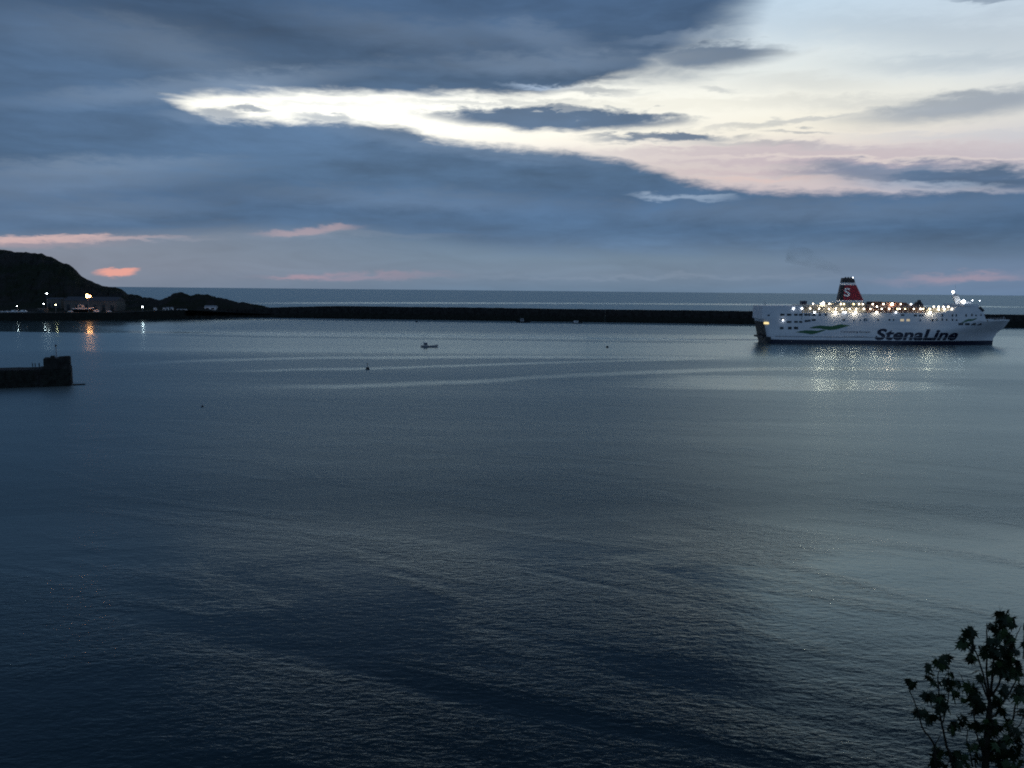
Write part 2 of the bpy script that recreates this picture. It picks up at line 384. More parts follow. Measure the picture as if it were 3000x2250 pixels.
near = g.smooth(y, 150, 85)                                         # open to the breeze close to the shore
rip = g.smooth(gust, 0.40, 0.62)
far = g.smooth(y, 800, 1000)
shore = g.smooth(y + x*0.10 + (band-0.5)*120, 478, 500)*g.smooth(x, -190, -330)*(1.0-far)    # still water under the hill
h = n1*(0.04 + rip*0.065)*(near*0.5 + 0.5) + n2*(0.045 + rip*0.095)*(near*0.4+0.6) + n3*0.16
bn = g.node('ShaderNodeBump'); bn.inputs['Strength'].default_value = 0.9; bn.inputs['Distance'].default_value = 0.55
g.put(bn.inputs['Height'], h*(1.0 - shore*0.8))
wob = g.noise(g.xyz(x*0.03, y*0.01, 8.0), 1.0, 4, 0.6, 0.3); yl_ = y + (wob-0.5)*14
slick = line_mask(g, x, yl_, [(2236, 1003), (1880, 1001), (1480, 995), (1100, 990), (700, 985), (300, 975)], 16)
br = None
for pts, w in [([(2400, 996), (1880, 993), (1480, 986), (1100, 981), (700, 976), (200, 970)], 14), ([(200, 1074), (700, 1053), (1300, 1046), (1700, 1046), (2200, 1050)], 12),
               ([(500, 1092), (1080, 1079), (1500, 1066), (2100, 1050)], 8), ([(560, 1138), (1200, 1126), (1700, 1100), (2300, 1080), (2900, 1082)], 10),
               ([(-100, 945), (800, 936), (1500, 944), (2200, 954), (3100, 966)], 24), ([(300, 889), (1480, 888), (2200, 892), (3100, 900)], 190)]:
    m_ = line_mask(g, x, yl_, pts, w)*(0.55 + wob*0.7); br = m_ if br is None else g.m('MAXIMUM', br, m_)
c0 = at_z(2270, 1122)
rag = g.noise(g.xyz(x*0.012, y*0.085, 5.0), 1.0, 5, 0.65, 0.5)
pd = g.m('SQRT', g.m('POWER', (x-c0.x)*(1/56.0), 2) + g.m('POWER', (y-c0.y)*(1/21.0), 2)) + (rag-0.5)*1.5
br = g.m('MAXIMUM', br, g.smooth(pd, 1.25, 0.6))
bandm = g.smooth(band, 0.36, 0.64)
lee = g.smooth(y, 330, 400)*g.smooth(y, 620, 520)
rough = 0.39 - g.smooth(x - y*0.25, -50, 40)*0.055 + g.smooth(y, 130, 300)*0.05 + bandm*0.05 + far*0.20 - br*0.17 + slick*0.12 - shore*0.35 - lee*0.17
rough = g.m('MAXIMUM', rough - br*far*0.30, 0.12)
rough = rough*g.smooth(y, 82, 116, 0.30, 1.0) + near*rip*0.04
nodes = wm.node_tree.nodes; nodes.remove(b)
gb = g.node('ShaderNodeBsdfGlossy', distribution='MULTI_GGX'); g.put(gb.inputs['Roughness'], rough); gb.inputs['Color'].default_value = (0.82, 0.96, 0.965, 1)
db = g.node('ShaderNodeBsdfDiffuse'); db.inputs['Color'].default_value = (0.002, 0.012, 0.015, 1)
fr = g.node('ShaderNodeFresnel'); fr.inputs['IOR'].default_value = 1.36
mx = g.node('ShaderNodeMixShader'); lk = wm.node_tree.links
lk.new(bn.outputs[0], gb.inputs['Normal']); lk.new(bn.outputs[0], db.inputs['Normal']); lk.new(bn.outputs[0], fr.inputs['Normal'])
F_ = X(g, fr.outputs[0]); g.put(mx.inputs[0], F_*1.7/(F_*1.0 + 1.0)); lk.new(db.outputs[0], mx.inputs[1]); lk.new(gb.outputs[0], mx.inputs[2])
lk.new(mx.outputs[0], [n for n in nodes if n.type == 'OUTPUT_MATERIAL'][0].inputs['Surface'])
mb = MB(); L = 70000
mb.add([(-L, -2000, 0), (L, -2000, 0), (L, L, 0), (-L, L, 0)], [(0, 1, 2, 3)])
w = mb.build('sea', wm); w['kind'] = 'structure'

# ------------------------------------------------------------------ headland
def interp(pts, x):
    if x <= pts[0][0]: return pts[0][1]
    for (a, b), (c, d) in zip(pts, pts[1:]):
        if x <= c: return b+(d-b)*(x-a)/(c-a)
    return pts[-1][1]
SIL = [(-700, 760), (-300, 738), (0, 732), (20, 732), (40, 735), (55, 740), (75, 739), (100, 741), (130, 744), (145, 750), (160, 753), (175, 762), (190, 770), (207, 774), (222, 785),
       (240, 806), (260, 818), (285, 830), (305, 838), (340, 842), (360, 848), (380, 863), (405, 864), (420, 871), (445, 873), (468, 880), (480, 876), (500, 868), (507, 859),
       (530, 857), (545, 861), (560, 865), (580, 862), (610, 864), (640, 872), (665, 876), (672, 882), (715, 886), (745, 892), (775, 897), (800, 905), (830, 925)]
RID = [(-700, 1080), (0, 1020), (250, 960), (380, 930), (470, 860), (520, 850), (650, 850), (720, 845), (800, 840)]
SHO = [(-700, 690), (0, 694), (250, 725), (400, 745), (530, 786), (700, 815), (830, 825)]
def quay_z(px): return 6.1 + 1.3*max(0, min(1, (px-340)/120))
def ground_z(px, D):
    ds = interp(SHO, px); dr = interp(RID, px)
    zr = at_y(px, interp(SIL, px), dr).z
    flat = quay_z(px)
    if px > 560: flat = 7.4 - 3.6*min(1, (px-560)/200)
    a = ds + min(70, (dr-ds)*0.45)
    if D < ds: return -3
    if D <= a: zz = flat
    elif D <= dr:
        t = (D-a)/(dr-a); t = t*t*(3-2*t); t = t**0.85; zz = flat + (zr-flat)*t
    else:
        t = min(1, (D-dr)/230); zz = zr*(1-t*t*(3-2*t)) - 4*t
    p = Vector((px*0.02, D*0.02, 0))
    k = max(0, min(1, (zz-flat)/12))
    nn = mnoise.fractal(p*2.1, 0.9, 2.1, 5)*3.2 + mnoise.fractal(p*9, 0.9, 2.1, 3)*1.0
    rid = 1 - 0.75*math.exp(-((D-dr)/25)**2)
    return zz + nn*k*rid + (mnoise.noise(Vector((px*0.35, 0.5, D*0.02)))*0.7)*k
cols = list(range(-700, 834, 5)); nr = 72
vs = []; fs = []
for px in cols:
    ds = interp(SHO, px)+0.5
    for j in range(nr):
        D_ = ds + (1330-ds)*(j/(nr-1))**1.35
        p = at_y(px, 900, D_); vs.append((p.x, D_, ground_z(px, D_)))
for i in range(len(cols)-1):
    for j in range(nr-1):
        a = i*nr+j; fs.append((a, a+nr, a+nr+1, a+1))
hm = bpy.data.materials.new('headland_heath'); hm.use_nodes = True; g = G(hm.node_tree); b = hm.node_tree.nodes['Principled BSDF']
P = X(g, g.node('ShaderNodeNewGeometry').outputs['Position'])
n = g.noise(P, 0.03, 8, 0.65); n_2 = g.noise(P, 0.4, 4, 0.7)
g.put(b.inputs['Base Color'], g.mix(g.smooth(n, 0.4, 0.62), g.mix(n_2, (0.010, 0.013, 0.008, 1), (0.030, 0.036, 0.020, 1)), g.mix(n_2, (0.022, 0.02, 0.019, 1), (0.05, 0.047, 0.043, 1))))
b.inputs['Roughness'].default_value = 0.95; b.inputs['Specular IOR Level'].default_value = 0.1
bn = g.node('ShaderNodeBump'); bn.inputs['Distance'].default_value = 1.5; bn.inputs['Strength'].default_value = 1
g.put(bn.inputs['Height'], g.noise(P, 0.25, 6, 0.7)); hm.node_tree.links.new(bn.outputs[0], b.inputs['Normal'])
o = MB().add(vs, fs).build('hills', hm); o['kind'] = 'structure'
# quay wall along the shore
mb = MB()
qp = list(range(-700, 541, 40))
for a, c in zip(qp, qp[1:]):
    A = at_y(a, 900, interp(SHO, a)); B = at_y(c, 900, interp(SHO, c))
    j0 = 0.0
    mb.add([(A.x, A.y, -3), (B.x, B.y, -3), (B.x, B.y, quay_z(c)+.05), (A.x, A.y, quay_z(a)+.05), (A.x, A.y+2.5, -3), (B.x, B.y+2.5, -3), (B.x, B.y+2.5, quay_z(c)+.05), (A.x, A.y+2.5, quay_z(a)+.05)],
           [(0, 1, 2, 3), (4, 7, 6, 5), (3, 2, 6, 7), (0, 3, 7, 4), (1, 5, 6, 2)])
qw = thing('quay_wall', 'long dark quay wall below the hill at the left shore', 'wall')
mb.build('wall_face', M['weed'], qw)
mb = MB()
for a, c in zip(qp, qp[1:]):
    A = at_y(a, 900, interp(SHO, a)); B = at_y(c, 900, interp(SHO, c))
    za = quay_z(a)+.053; zc = quay_z(c)+.053
    mb.add([(A.x, A.y-0.25, za), (B.x, B.y-0.25, zc), (B.x, B.y-0.25, zc+.45), (A.x, A.y-0.25, za+.45), (A.x, A.y+0.9, za), (B.x, B.y+0.9, zc), (B.x, B.y+0.9, zc+.45), (A.x, A.y+0.9, za+.45)],
           [(0, 1, 2, 3), (4, 7, 6, 5), (3, 2, 6, 7), (0, 4, 5, 1), (0, 3, 7, 4), (1, 5, 6, 2)])
mb.build('coping', M['concrete'], qw)

# rocks at the tide line
rng = random.Random(3)
def rock_mesh(mb, c, r, rg):
    o = len(mb.v); mb.ball((0, 0, 0), r, 7, 4)
    for i in range(o, len(mb.v)):
        v = Vector(mb.v[i]); v *= rg.uniform(0.72, 1.25); mb.v[i] = (v.x+c[0], v.y+c[1], v.z*0.7+c[2])
mb = MB()
for i in range(520):
    px = rng.uniform(520, 850); D_ = interp(SHO, px) + rng.uniform(-5, 14)
    p = at_y(px, 900, D_); rock_mesh(mb, (p.x, D_, rng.uniform(-0.6, 2.6)*max(0.2, (D_-interp(SHO, px)+5)/19)), rng.uniform(0.8, 2.4), rng)
o = mb.build('shore_rocks', M['weed']); o['kind'] = 'stuff'

# ------------------------------------------------------------------ breakwater
bw = thing('breakwater', 'long black stone breakwater wall stretching across the harbour mouth', 'breakwater', at_y(1500, 900, 800)*Vector((1, 1, 0)) if False else (0, 0, 0))
A = Vector((at_y(640, 900, 828).x, 828, 0)); B = Vector((at_y(3600, 900, 725).x, 725, 0))
ax = (B-A); LEN = ax.length; ax.normalize(); nrm = Vector((-ax.y, ax.x, 0))
bw.location = A; bw.rotation_euler = (0, 0, math.atan2(ax.y, ax.x))
rg = random.Random(11)
def bt(x):      # gentle change of crest height along the wall
    return 12.4 - 0.7*x/LEN + 0.12*math.sin(x*0.03)
mb = MB(); stepx = 9.0; n_ = int(LEN/stepx)
for i in range(n_):                       # wall bays with slightly uneven tops
    x0 = i*stepx+0.04; x1 = (i+1)*stepx-0.04; k = min(1, (i+1)/14)
    zt = (bt(x0) + rg.uniform(-0.12, 0.12))*(0.62+0.38*k)
    mb.box(x0, x1, 2.0+rg.uniform(-0.1, 0.1), 12, -3, zt)
mb.build('wall', M['stone'], bw)
mb = MB()
for i in range(n_):
    x0 = i*stepx; k = min(1, (i+1)/14)
    mb.box(x0+0.03, x0+stepx-0.03, -3.2+rg.uniform(-0.1, 0.1), 1.9, -3, 5.6*k+rg.uniform(-0.15, 0.1))
mb.build('promenade', M['weed'], bw)
bo = MB().box(0, 0.9, 1.35, 1.95, 5.7, 9.6).build('buttress', M['stone'], bw)
for i in range(1, n_):
    o = bo.copy(); C.objects.link(o); o.parent = bw; o.location = (i*stepx, 0, 0)
mb = MB()
for i in range(900):
    x0 = rg.uniform(0, LEN); rock_mesh(mb, (x0, rg.uniform(-5.5, -3.0), rg.uniform(-0.6, 1.0)), rg.uniform(0.5, 1.3), rg)
o = mb.build('boulders', M['weed'], bw); o['kind'] = 'stuff'

# ------------------------------------------------------------------ quay buildings, cars, lamps
def gz(px, D): return ground_z(px, D)
def shed(name, label, cat, xl, xr, ytop, D_, depth, wm_, rm, doors=3, base=None, roofh=0.28):
    a = at_y(xl, ytop, D_); b_ = at_y(xr, ytop, D_); zb = quay_z((xl+xr)/2)+.02 if base is None else base
    cx = (a.x+b_.x)/2; wd = (b_.x-a.x)/2; H = a.z-zb
    t = thing(name, label, cat, (cx, D_, zb))
    he = H*(1-roofh)
    mbx = MB().box(-wd, wd, 0, depth, -0.5, he)
    mbx.build('wall', wm_, t)
    MB().add([(-wd-.3, -.4, he+.01), (wd+.3, -.4, he+.01), (wd+.3, depth/2, H), (-wd-.3, depth/2, H), (-wd-.3, depth+.4, he+.01), (wd+.3, depth+.4, he+.01)],
             [(0, 1, 2, 3), (3, 2, 5, 4), (0, 3, 4), (1, 5, 2), (0, 4, 5, 1)]).build('roof', rm, t)
    for i in range(doors):
        x = -wd + (i+0.5)*2*wd/doors; dw = min(1.6, wd*0.5/doors*1.2)
        MB().box(x-dw, x+dw, -0.07, 0.03, 0, he*0.62).build('door', M['glass'], t)
    return t
shed('warehouse', 'long low grey warehouse behind the orange lamp on the quay', 'warehouse', 186, 340, 869, 790, 18, M['shed'], M['roof'], 6)
shed('terminal_hall', 'dark hall with a flat bluish roof left of the warehouse', 'building', 136, 178, 872, 800, 14, M['shed'], M['roof'], 3, roofh=0.12)
shed('hut', 'square grey hut at the foot of the hill, below the white lamps', 'hut', 107, 130, 903, 712, 6, M['concrete'], M['concrete'], 1, roofh=0.15)
shed('store_shed', 'low dim store shed between the van and the square hut', 'shed', 78, 97, 913, 706, 5, M['shed'], M['shed'], 1, roofh=0.1)
shed('cottage', 'pale low cottage at the foot of the rocky knoll', 'cottage', 599, 631, 895, 826, 7, M['white'], M['grey'], 2, roofh=0.3)
for i, (px, yy, lb) in enumerate([(453, 901, 'small pale hut standing alone right of the right-hand quay lamp'), (480, 901, 'leftmost of three small pale huts close together below the rocky knoll'),
                                  (490, 900, 'middle one of three small pale huts below the rocky knoll'), (502, 900, 'rightmost of three small pale huts below the rocky knoll')]):
    t = shed('small_hut', lb, 'hut', px-3.2, px+3.2, yy, interp(SHO, px)+12, 2.4, M['white'], M['grey'], 1, roofh=0.25)
    t['group'] = 'small pale huts by the right-hand quay lamp'
shed('boat_shed', 'long low pale shed right of the three small huts', 'shed', 518, 544, 905, interp(SHO, 531)+10, 4, M['white'], M['grey'], 2, roofh=0.2)

def car_proto(paint, van=False):
    t = thing('parked_van' if van else 'parked_car', 'x', 'van' if van else 'car')
    if van: body = [(-2.4, .35), (2.4, .35), (2.45, 1.0), (1.9, 1.15), (1.45, 2.0), (-2.4, 2.05)]
    else: body = [(-2.1, .35), (2.1, .35), (2.15, .75), (1.3, .92), (.65, 1.4), (-1.0, 1.42), (-1.75, .98), (-2.15, .9)]
    MB().prism(body, -.85, .85, lambda x, y, z: (x, y*(1-0.12*max(0, z-0.9)), z)).build('body', paint, t)
    w_ = [(1.35, 1.2), (1.1, 1.75), (-.2, 1.75), (-.2, 1.2)] if van else [(1.05, .95), (.6, 1.32), (-.9, 1.33), (-1.4, 1.0)]
    MB().prism(w_, -.87, .87, lambda x, y, z: (x, y*(1-0.12*max(0, z-0.9)), z)).build('windows', M['glass'], t)
    for x in (-1.3, 1.35):
        for y in (-.86, .86):
            MB().tube([(x, y-.1, .33), (x, y+.1, .33)], .33, 10).build('wheel', M['tyre'], t)
    return t
cars = {}
used = False
cp = car_proto(M['white']); vp = car_proto(M['white'], True)
first = {0: cp, 1: vp}
carlist = [(4, 0, 'pale parked car at the far left edge of the quay'), (18, 0, 'second pale parked car from the left edge of the quay'), (31, 0, 'third pale parked car from the left edge, in the quay row'),
           (56, 0, 'rightmost parked car of the row below the small leftmost lamp'), (319, 0, 'lone white parked car right of the orange lamp'), (206, 0, 'white parked car left of the laid-up boat'),
           (43, 1, 'pale parked van among the cars below the small leftmost lamp'), (70, 1, 'lone parked van left of the low store shed'), (283, 1, 'small parked van just right of the laid-up boat')]
grey_cars = M['grey']
cnt = {0: 0, 1: 0}
for px, k, lb in carlist:
    c = first[k] if cnt[k] == 0 else copy_tree(first[k]); cnt[k] += 1
    D_ = interp(SHO, px)+14; p = at_y(px, 900, D_)
    c.location = (p.x, D_, quay_z(px)+.06); c.rotation_euler = (0, 0, rg.uniform(-.3, .3)); c['label'] = lb
    c['group'] = 'vans parked on the quay' if k else 'cars parked on the quay'
# laid-up boat: white sheer over a dark hull
def small_boat(name, label, loc, rz, length, hullm, topm, cabin=(0.25, 0.5), cabm=None, mast=0, group=None, stripe=None, draft=0.3):
    t = thing(name, label, 'boat', loc, rz, group)
    Lh = length/2; bm_ = length*0.16; N = 14; rows = []
    for i in range(N+1):
        u = -1+2*i/N; hb = bm_*(1-max(0, (u-0.0))**2.4)*(1-0.12*max(0, -u)**2)
        sh = length*0.085 + length*0.07*max(0, u)**2 + length*0.012*max(0, -u)**2
        x = u*Lh
        rows.append([(x-0.08*Lh*max(0, u), 0, -draft*(1-max(0, u)**4)), (x-0.05*Lh*max(0, u), hb*0.7, -draft*0.4), (x, hb, sh*0.62), (x, hb, sh)])
    def strip(a, b2, mtl, nm, inset=0, f=1.0):
        vs = []; fs = []
        for r in rows:
            ra, rb = r[a], r[b2]
            vs += [(ra[0], -ra[1]*f, ra[2]), (rb[0], -rb[1]*f, rb[2]), (ra[0], ra[1]*f, ra[2]), (rb[0], rb[1]*f, rb[2])]
        for i in range(N):
            o = i*4; fs += [(o, o+4, o+5, o+1), (o+2, o+3, o+7, o+6)]
        return vs, fs
    m1 = MB(); m1.add(*strip(0, 1, None, '')); m1.add(*strip(1, 2, None, ''))
    r = rows[0]; m1.add([(r[i][0], s*r[i][1], r[i][2]) for s in (1, -1) for i in range(3)], [(0, 1, 2, 5, 4, 3)])
    m1.build('hull', hullm, t)
    m2 = MB(); m2.add(*strip(2, 3, None, '', f=1.01)); r = rows[0]
    m2.add([(r[2][0], r[2][1], r[2][2]), (r[3][0], r[3][1], r[3][2]), (r[3][0], -r[3][1], r[3][2]), (r[2][0], -r[2][1], r[2][2])], [(0, 1, 2, 3)])
    m2.build('gunwale', stripe or hullm, t)
    dv = []; df = []
    for r in rows: dv += [(r[2][0], -r[2][1]*.97, r[2][2]), (r[2][0], r[2][1]*.97, r[2][2])]
    for i in range(N): df.append((i*2, i*2+2, i*2+3, i*2+1))
    MB().add(dv, df).build('deck', M['deck'], t)
    if cabin:
        c0_, c1_ = cabin; x0 = -Lh+length*c0_; x1 = -Lh+length*c1_; hh = length*0.21; w_ = bm_*0.62; zb = length*0.05
        MB().prism([(x0, zb), (x1+.15*hh, zb), (x1, zb+hh), (x0, zb+hh)], -w_, w_).build('wheelhouse', cabm or topm, t)
        MB().box(x0-.1, x1+.25, -w_-.1, w_+.1, zb+hh+.003, zb+hh+.1).build('roof', topm, t)
        for s in (-1, 1):
            MB().box(x0+.2*(x1-x0), x1-.12*(x1-x0), min(s*w_*1.0, s*(w_+.03)), max(s*w_*1.0, s*(w_+.03)), zb+hh*.55, zb+hh*.85).build('window', M['glass'], t)
    if mast:
        xm = -Lh+length*(cabin[0] if cabin else .3)-.1
        MB().tube([(xm, 0, .3), (xm, 0, mast)], [.07, .04], 6).tube([(xm, 0, mast*.7), (xm-length*.16, 0, mast*.45)], .035, 5).build('mast', M['steel'], t)
    return t
p = at_y(245, 900, 748)
small_boat('laid_up_boat', 'white striped boat laid up on the quay below the orange lamp', (p.x, 748, 7.8), 0.05, 18, M['black'], M['white'], (0.25, 0.5), M['grey'], 0, stripe=M['white'], draft=1.6)
# street lamps on the quay
def lamp(label, px, py, D_, em, r, zb=None, arm=0.0):
    p = at_y(px, py, D_); zb = quay_z(px)-0.3 if zb is None else zb
    t = thing('quay_lamp', label, 'lamp', (p.x, D_, zb), 0, 'lit lamps along the quay')
    h = p.z-zb
    MB().tube([(0, 0, 0), (0, 0, h*.6), (0, 0, h-r*.9)], [.16, .12, .08], 8).build('pole', M['steel'], t)
    MB().box(-r*.9, r*.9, -r*.35, r*.9, h+r*.72, h+r*.95).build('lamp_head', M['steel'], t)
    for ox, oz in ([(-.9, .5), (-.9, -1.1), (1.4, -.6)] if r > .8 else [(0, 0)]):
        MB().ball((ox, 0, h+oz), r, 10, 7, 0.9).build('lamp_globe', em, t, smooth=True)
        if ox: MB().tube([(0, 0, h-1.6), (ox, .1, h+oz-.3)], .08, 5).build('bracket', M['steel'], t)
    return t
lamp('small white lamp above the parked cars at the far left', 50, 897, 720, M['lampq'], .28)
lamp('tall white lamp on the highest mast, left of the orange lamp', 137, 860, 722, M['lampq'], .50)
lamp('white lamp just left of the tall white lamp mast', 128, 890, 728, M['lampq'], .40)
lamp('yellowish lamp on the quay right of the tall white mast', 163, 893, 724, M['lampqy'], .42)
lamp('big glowing orange lamp on a post in front of the warehouse', 258, 866, 738, M['lampo'], .95)
lamp('white lamp at the right end of the quay, right of the orange lamp', 417, 899, 752, M['lampq'], .55)

# ------------------------------------------------------------------ moored boats and buoys
p = at_z(1258, 1017)
small_boat('workboat', 'small pale workboat with a dark stern, nearest boat in the middle', p*Vector((1, 1, 0)), 0.12, 8.8, M['grey'], M['white'], (0.18, 0.38), M['grey'], 4.2, 'boats moored in the harbour', stripe=M['grey'])
p = at_z(1533, 945)
small_boat('fishing_boat', 'longer dark fishing boat moored close under the breakwater', p*Vector((1, 1, 0)), 0.05, 13.5, M['black'], M['grey'], (0.3, 0.52), M['grey'], 6.0, 'boats moored in the harbour')
p = at_z(1692, 947.5)
small_boat('motor_boat', 'small motor boat with a white cabin moored under the breakwater', p*Vector((1, 1, 0)), 0.0, 9.0, M['black'], M['white'], (0.12, 0.55), M['white'], 0, 'boats moored in the harbour')
def buoy(label, px, py, r, mast=0.0):
    p = at_z(px, py); t = thing('mooring_buoy', label, 'buoy', (p.x, p.y, 0), 0, 'mooring buoys on the water')
    MB().ball((0, 0, r*.35), r, 10, 6, .8).build('float', M['buoy'], t, smooth=True)
    MB().tube([(0, 0, r), (0, 0, r+max(.25, mast))], .05 if not mast else .08, 6).build('staff', M['buoy'], t)
    if mast: MB().ball((0, 0, r+mast), r*.32, 8, 5).build('topmark', M['buoy'], t)
    return t
buoy('dark buoy nearest the camera, with a short staff, left of middle', 1077, 1082, .75, 1.3)
buoy('small round dark buoy on open water between the workboat and the ferry', 1779, 1018, .75)
buoy('dark buoy under the breakwater left of the ferry stern', 2068, 953, 1.1)
buoy('leftmost dark buoy under the breakwater', 1221, 944, 1.1)
buoy('tiny dark buoy just left of the fishing boat', 1499, 946, .6)
buoy('tiny dark buoy in the left foreground water, right of the pier', 593, 1192, .3)

# ------------------------------------------------------------------ near pier with bastion
PA = R(26); P0 = at_y(208, 1100, 242)
pr = thing('stone_pier', 'dark stone pier end at the left edge with a raised square bastion', 'pier', (P0.x, 242, 0), PA)
PAX = Vector((math.cos(PA), math.sin(PA), 0)); PN = Vector((-math.sin(PA), math.cos(PA), 0))
def pl(px, py, dy=0.0):
    d = ray(px, py); o = Vector((P0.x, 242, 0)) + PN*dy
    p = CAM + d*((o-CAM).dot(PN)/d.dot(PN)); return (p-o).dot(PAX), p.z
def pw(x_, dy): return Vector((P0.x, 242, 0)) + PAX*x_ + PN*dy
tz = pl(100, 1083, 0)[1]
sk = lambda x, y, z: (x, y, z)
def jit(mb, a, rg):     # uneven masonry outline
    mb.v = [(x+rg.uniform(-a, a), y+rg.uniform(-a, a), z+(rg.uniform(-a, a) if z > 0 else 0)) for x, y, z in mb.v]; return mb
mb = MB(); xx = -8.3
while xx > -150:
    x1 = xx-4.6; o = len(mb.v); mb.box(x1, xx-0.02, 0, 9, -2.5, tz+rg.uniform(-.07, .07)); xx = x1
    mb.v[o:] = [sk(*v) for v in mb.v[o:]]
mb.build('pier_body', M['stone'], pr)
# coursed blocks on the face, joined: too dark and small to pick apart
mb = MB()
for r_ in range(9):
    z0 = -0.3+r_*0.58; x_ = 0.0 if r_ % 2 else -0.7
    while x_ > -75:
        w_ = rg.uniform(1.1, 1.9); o = len(mb.v)
        if not (x_ > -8.3): 
            mb.box(x_-w_+.03, x_-.03, -.12-rg.uniform(0, .09), .02, z0+.02, min(z0+.55, tz-.05)); mb.v[o:] = [sk(*v) for v in mb.v[o:]]
        x_ -= w_
o = mb.build('stone_facing', M['weed'], pr); o['kind'] = 'stuff'
mb = MB(); mb.box(-8.28, 0, -0.3, 10.5, -2.5, tz+.05); mb.build('bastion_base', M['stone'], pr)
mb = MB()
for r_ in range(9):
    z0 = -0.3+r_*0.58; x_ = -.05 if r_ % 2 else -0.6
    while x_ > -7.2:
        w_ = rg.uniform(.9, 1.7); mb.box(x_-w_+.03, x_-.03, -.42-rg.uniform(0, .07), -.28, z0+.02, min(z0+.55, tz)); x_ -= w_
o = mb.build('bastion_facing', M['weed'], pr); o['kind'] = 'stuff'
a = pl(126, 1053); b_ = pl(204, 1053)
mb = MB(); mb.box(a[0], b_[0], .4, 8.5, tz+.053, a[1]); mb.build('upper_block', M['stone'], pr)
for (xa, xb, yt, y0, y1) in [(147, 159, 1044, .6, 3.0), (172, 187, 1046, .5, 3.2), (187.3, 204, 1044.5, .5, 2.8), (127, 146, 1051.5, .7, 1.4)]:
    a2 = pl(xa, yt); b2 = pl(xb, yt); MB().box(a2[0], b2[0], y0, y1, a[1]+.003, a2[1]).build('parapet_block', M['stone'], pr)
MB().box(pl(124, 1080)[0], .12, -.5, .35, tz+.06, tz+.30).build('string_course', M['stone'], pr)
# harbour light on the bastion
q = pl(163, 1052)
hl = thing('pier_light', 'slim pale post with a dark lantern on top of the pier bastion', 'beacon', (*pw(q[0], 4)[:2], a[1]))
hh = pl(163, 1010, 4)[1]-a[1]
MB().tube([(0, 0, -.2), (0, 0, hh-.5)], [.20, .13], 8).build('post', M['grey'], hl)
MB().tube([(0, 0, hh-.5), (0, 0, hh-.42), (0, 0, hh-.1), (0, 0, hh+.1)], [.3, .3, .26, .05], 8).build('lantern', M['black'], hl)
p = at_z(222, 1117.5)
mb = MB(); mb.box(0, 3.4, 0, 2, -1, .16); mb = jit(mb, .12, rg)
t = thing('landing_slab', 'low dark slab at the waterline beside the pier end', 'slab', (*pw(.1, .6)[:2], 0), PA); mb.build('slab', M['weed'], t)
# people on the pier
def person(label, px, D_, h, lean, arm):
    q_ = pl(px, 1083, D_); pp = pw(q_[0], D_); t = thing('person', label, 'person', (pp.x, pp.y, tz+.06), rg.uniform(-2, 2), 'people standing on the pier')
    J = [(0, 0, .52), (0, 0, .62), (0, 0, .74), (0, 0, .83), (0, 0, .875), (0, .01, .935),            # pelvis..head
         (.055, 0, .50), (.06, .01, .27), (.06, -.01, .035), (.065, .07, .015), (-.055, 0, .50), (-.075, -.02, .27), (-.08, -.05, .035), (-.085, .03, .015),
         (.105, 0, .81), (.135, -.02+arm*.05, .63), (.11, .06+arm*.16, .52), (-.105, 0, .81), (-.14, -.02, .63), (-.13, .05, .49)]
    ed = [(0, 1), (1, 2), (2, 3), (3, 4), (4, 5), (0, 6), (6, 7), (7, 8), (8, 9), (0, 10), (10, 11), (11, 12), (12, 13), (3, 14), (14, 15), (15, 16), (3, 17), (17, 18), (18, 19)]
    rr = [.075, .075, .09, .065, .035, .058, .055, .038, .028, .022, .055, .038, .028, .022, .04, .028, .02, .04, .028, .02]
    me = bpy.data.meshes.new('body'); me.from_pydata([(x*h, y*h + lean*z*z*h, z*h) for x, y, z in J], ed, []); me.materials.append(M['cloth'])
    o = link('body', me, t); sm = o.modifiers.new('skin', 'SKIN'); sl = me.skin_vertices[0].data
    for i, r_ in enumerate(rr): sl[i].radius = (r_*h, r_*h*.85); 
    sl[0].use_root = True
    ss = o.modifiers.new('sub', 'SUBSURF'); ss.levels = 1; ss.render_levels = 2
    MB().ball((0, .012*h + lean*.88*h, .93*h), .047*h, 8, 6, 1.2).build('face', M['skin'], t, smooth=True)
    MB().ball((0, -.008*h + lean*.9*h, .95*h), .056*h, 8, 6, 1.1).build('hair', M['hair'], t, smooth=True)
    return t
person('leftmost of three people in dark clothes standing on the pier', 96.5, 3, 1.72, .02, 1)
person('middle one of three people on the pier, in dark clothes', 104, 1.6, 1.80, -.02, 0)
person('person in dark clothes on the pier, closest to the bastion', 116, 2.5, 1.76, .05, 1)

# ------------------------------------------------------------------ ferry
YS = 478.0
XS = at_y(2212, 1010, YS).x
fy = thing('ferry', 'white car ferry with a red funnel and lit decks', 'ferry', (XS, YS, 0))
def F(px, py, dy=0.0):
    p = at_y(px, py, YS+dy); return (p.x-XS, p.z)
XE = [(-2, F(2907, 1014, 12)[0]-.5), (0, F(2907, 1010, 12)[0]), (3.4, F(2909, 993, 12)[0]), (7, F(2920, 975, 12)[0]), (10.3, F(2942, 959, 12)[0]), (14.3, F(2957, 940, 12)[0]), (16, F(2959, 936, 12)[0])]
XSN = [(-2, 9.0), (0, 8.4), (2.2, 7.8), (13.4, 5.3), (13.9, 5.1), (30, 5.0)]
def half(xx, z):
    xe = interp(XE, z); xs = interp(XSN, z); t = (xx-xs)/(xe-xs); t = max(0, min(1, t))
    k = max(0, min(1, z/14.3)); tb = 0.52 + 0.30*k; ex = 1.6+.9*k
    h = 12.0
    if t > tb: h *= max(0.0, 1-((t-tb)/(1-tb))**ex)
    if t < .1: h -= 2.4*((.1-t)/.1)**2
    return max(h, 0.12)
def hy(xx, z): return 12-half(xx, z)
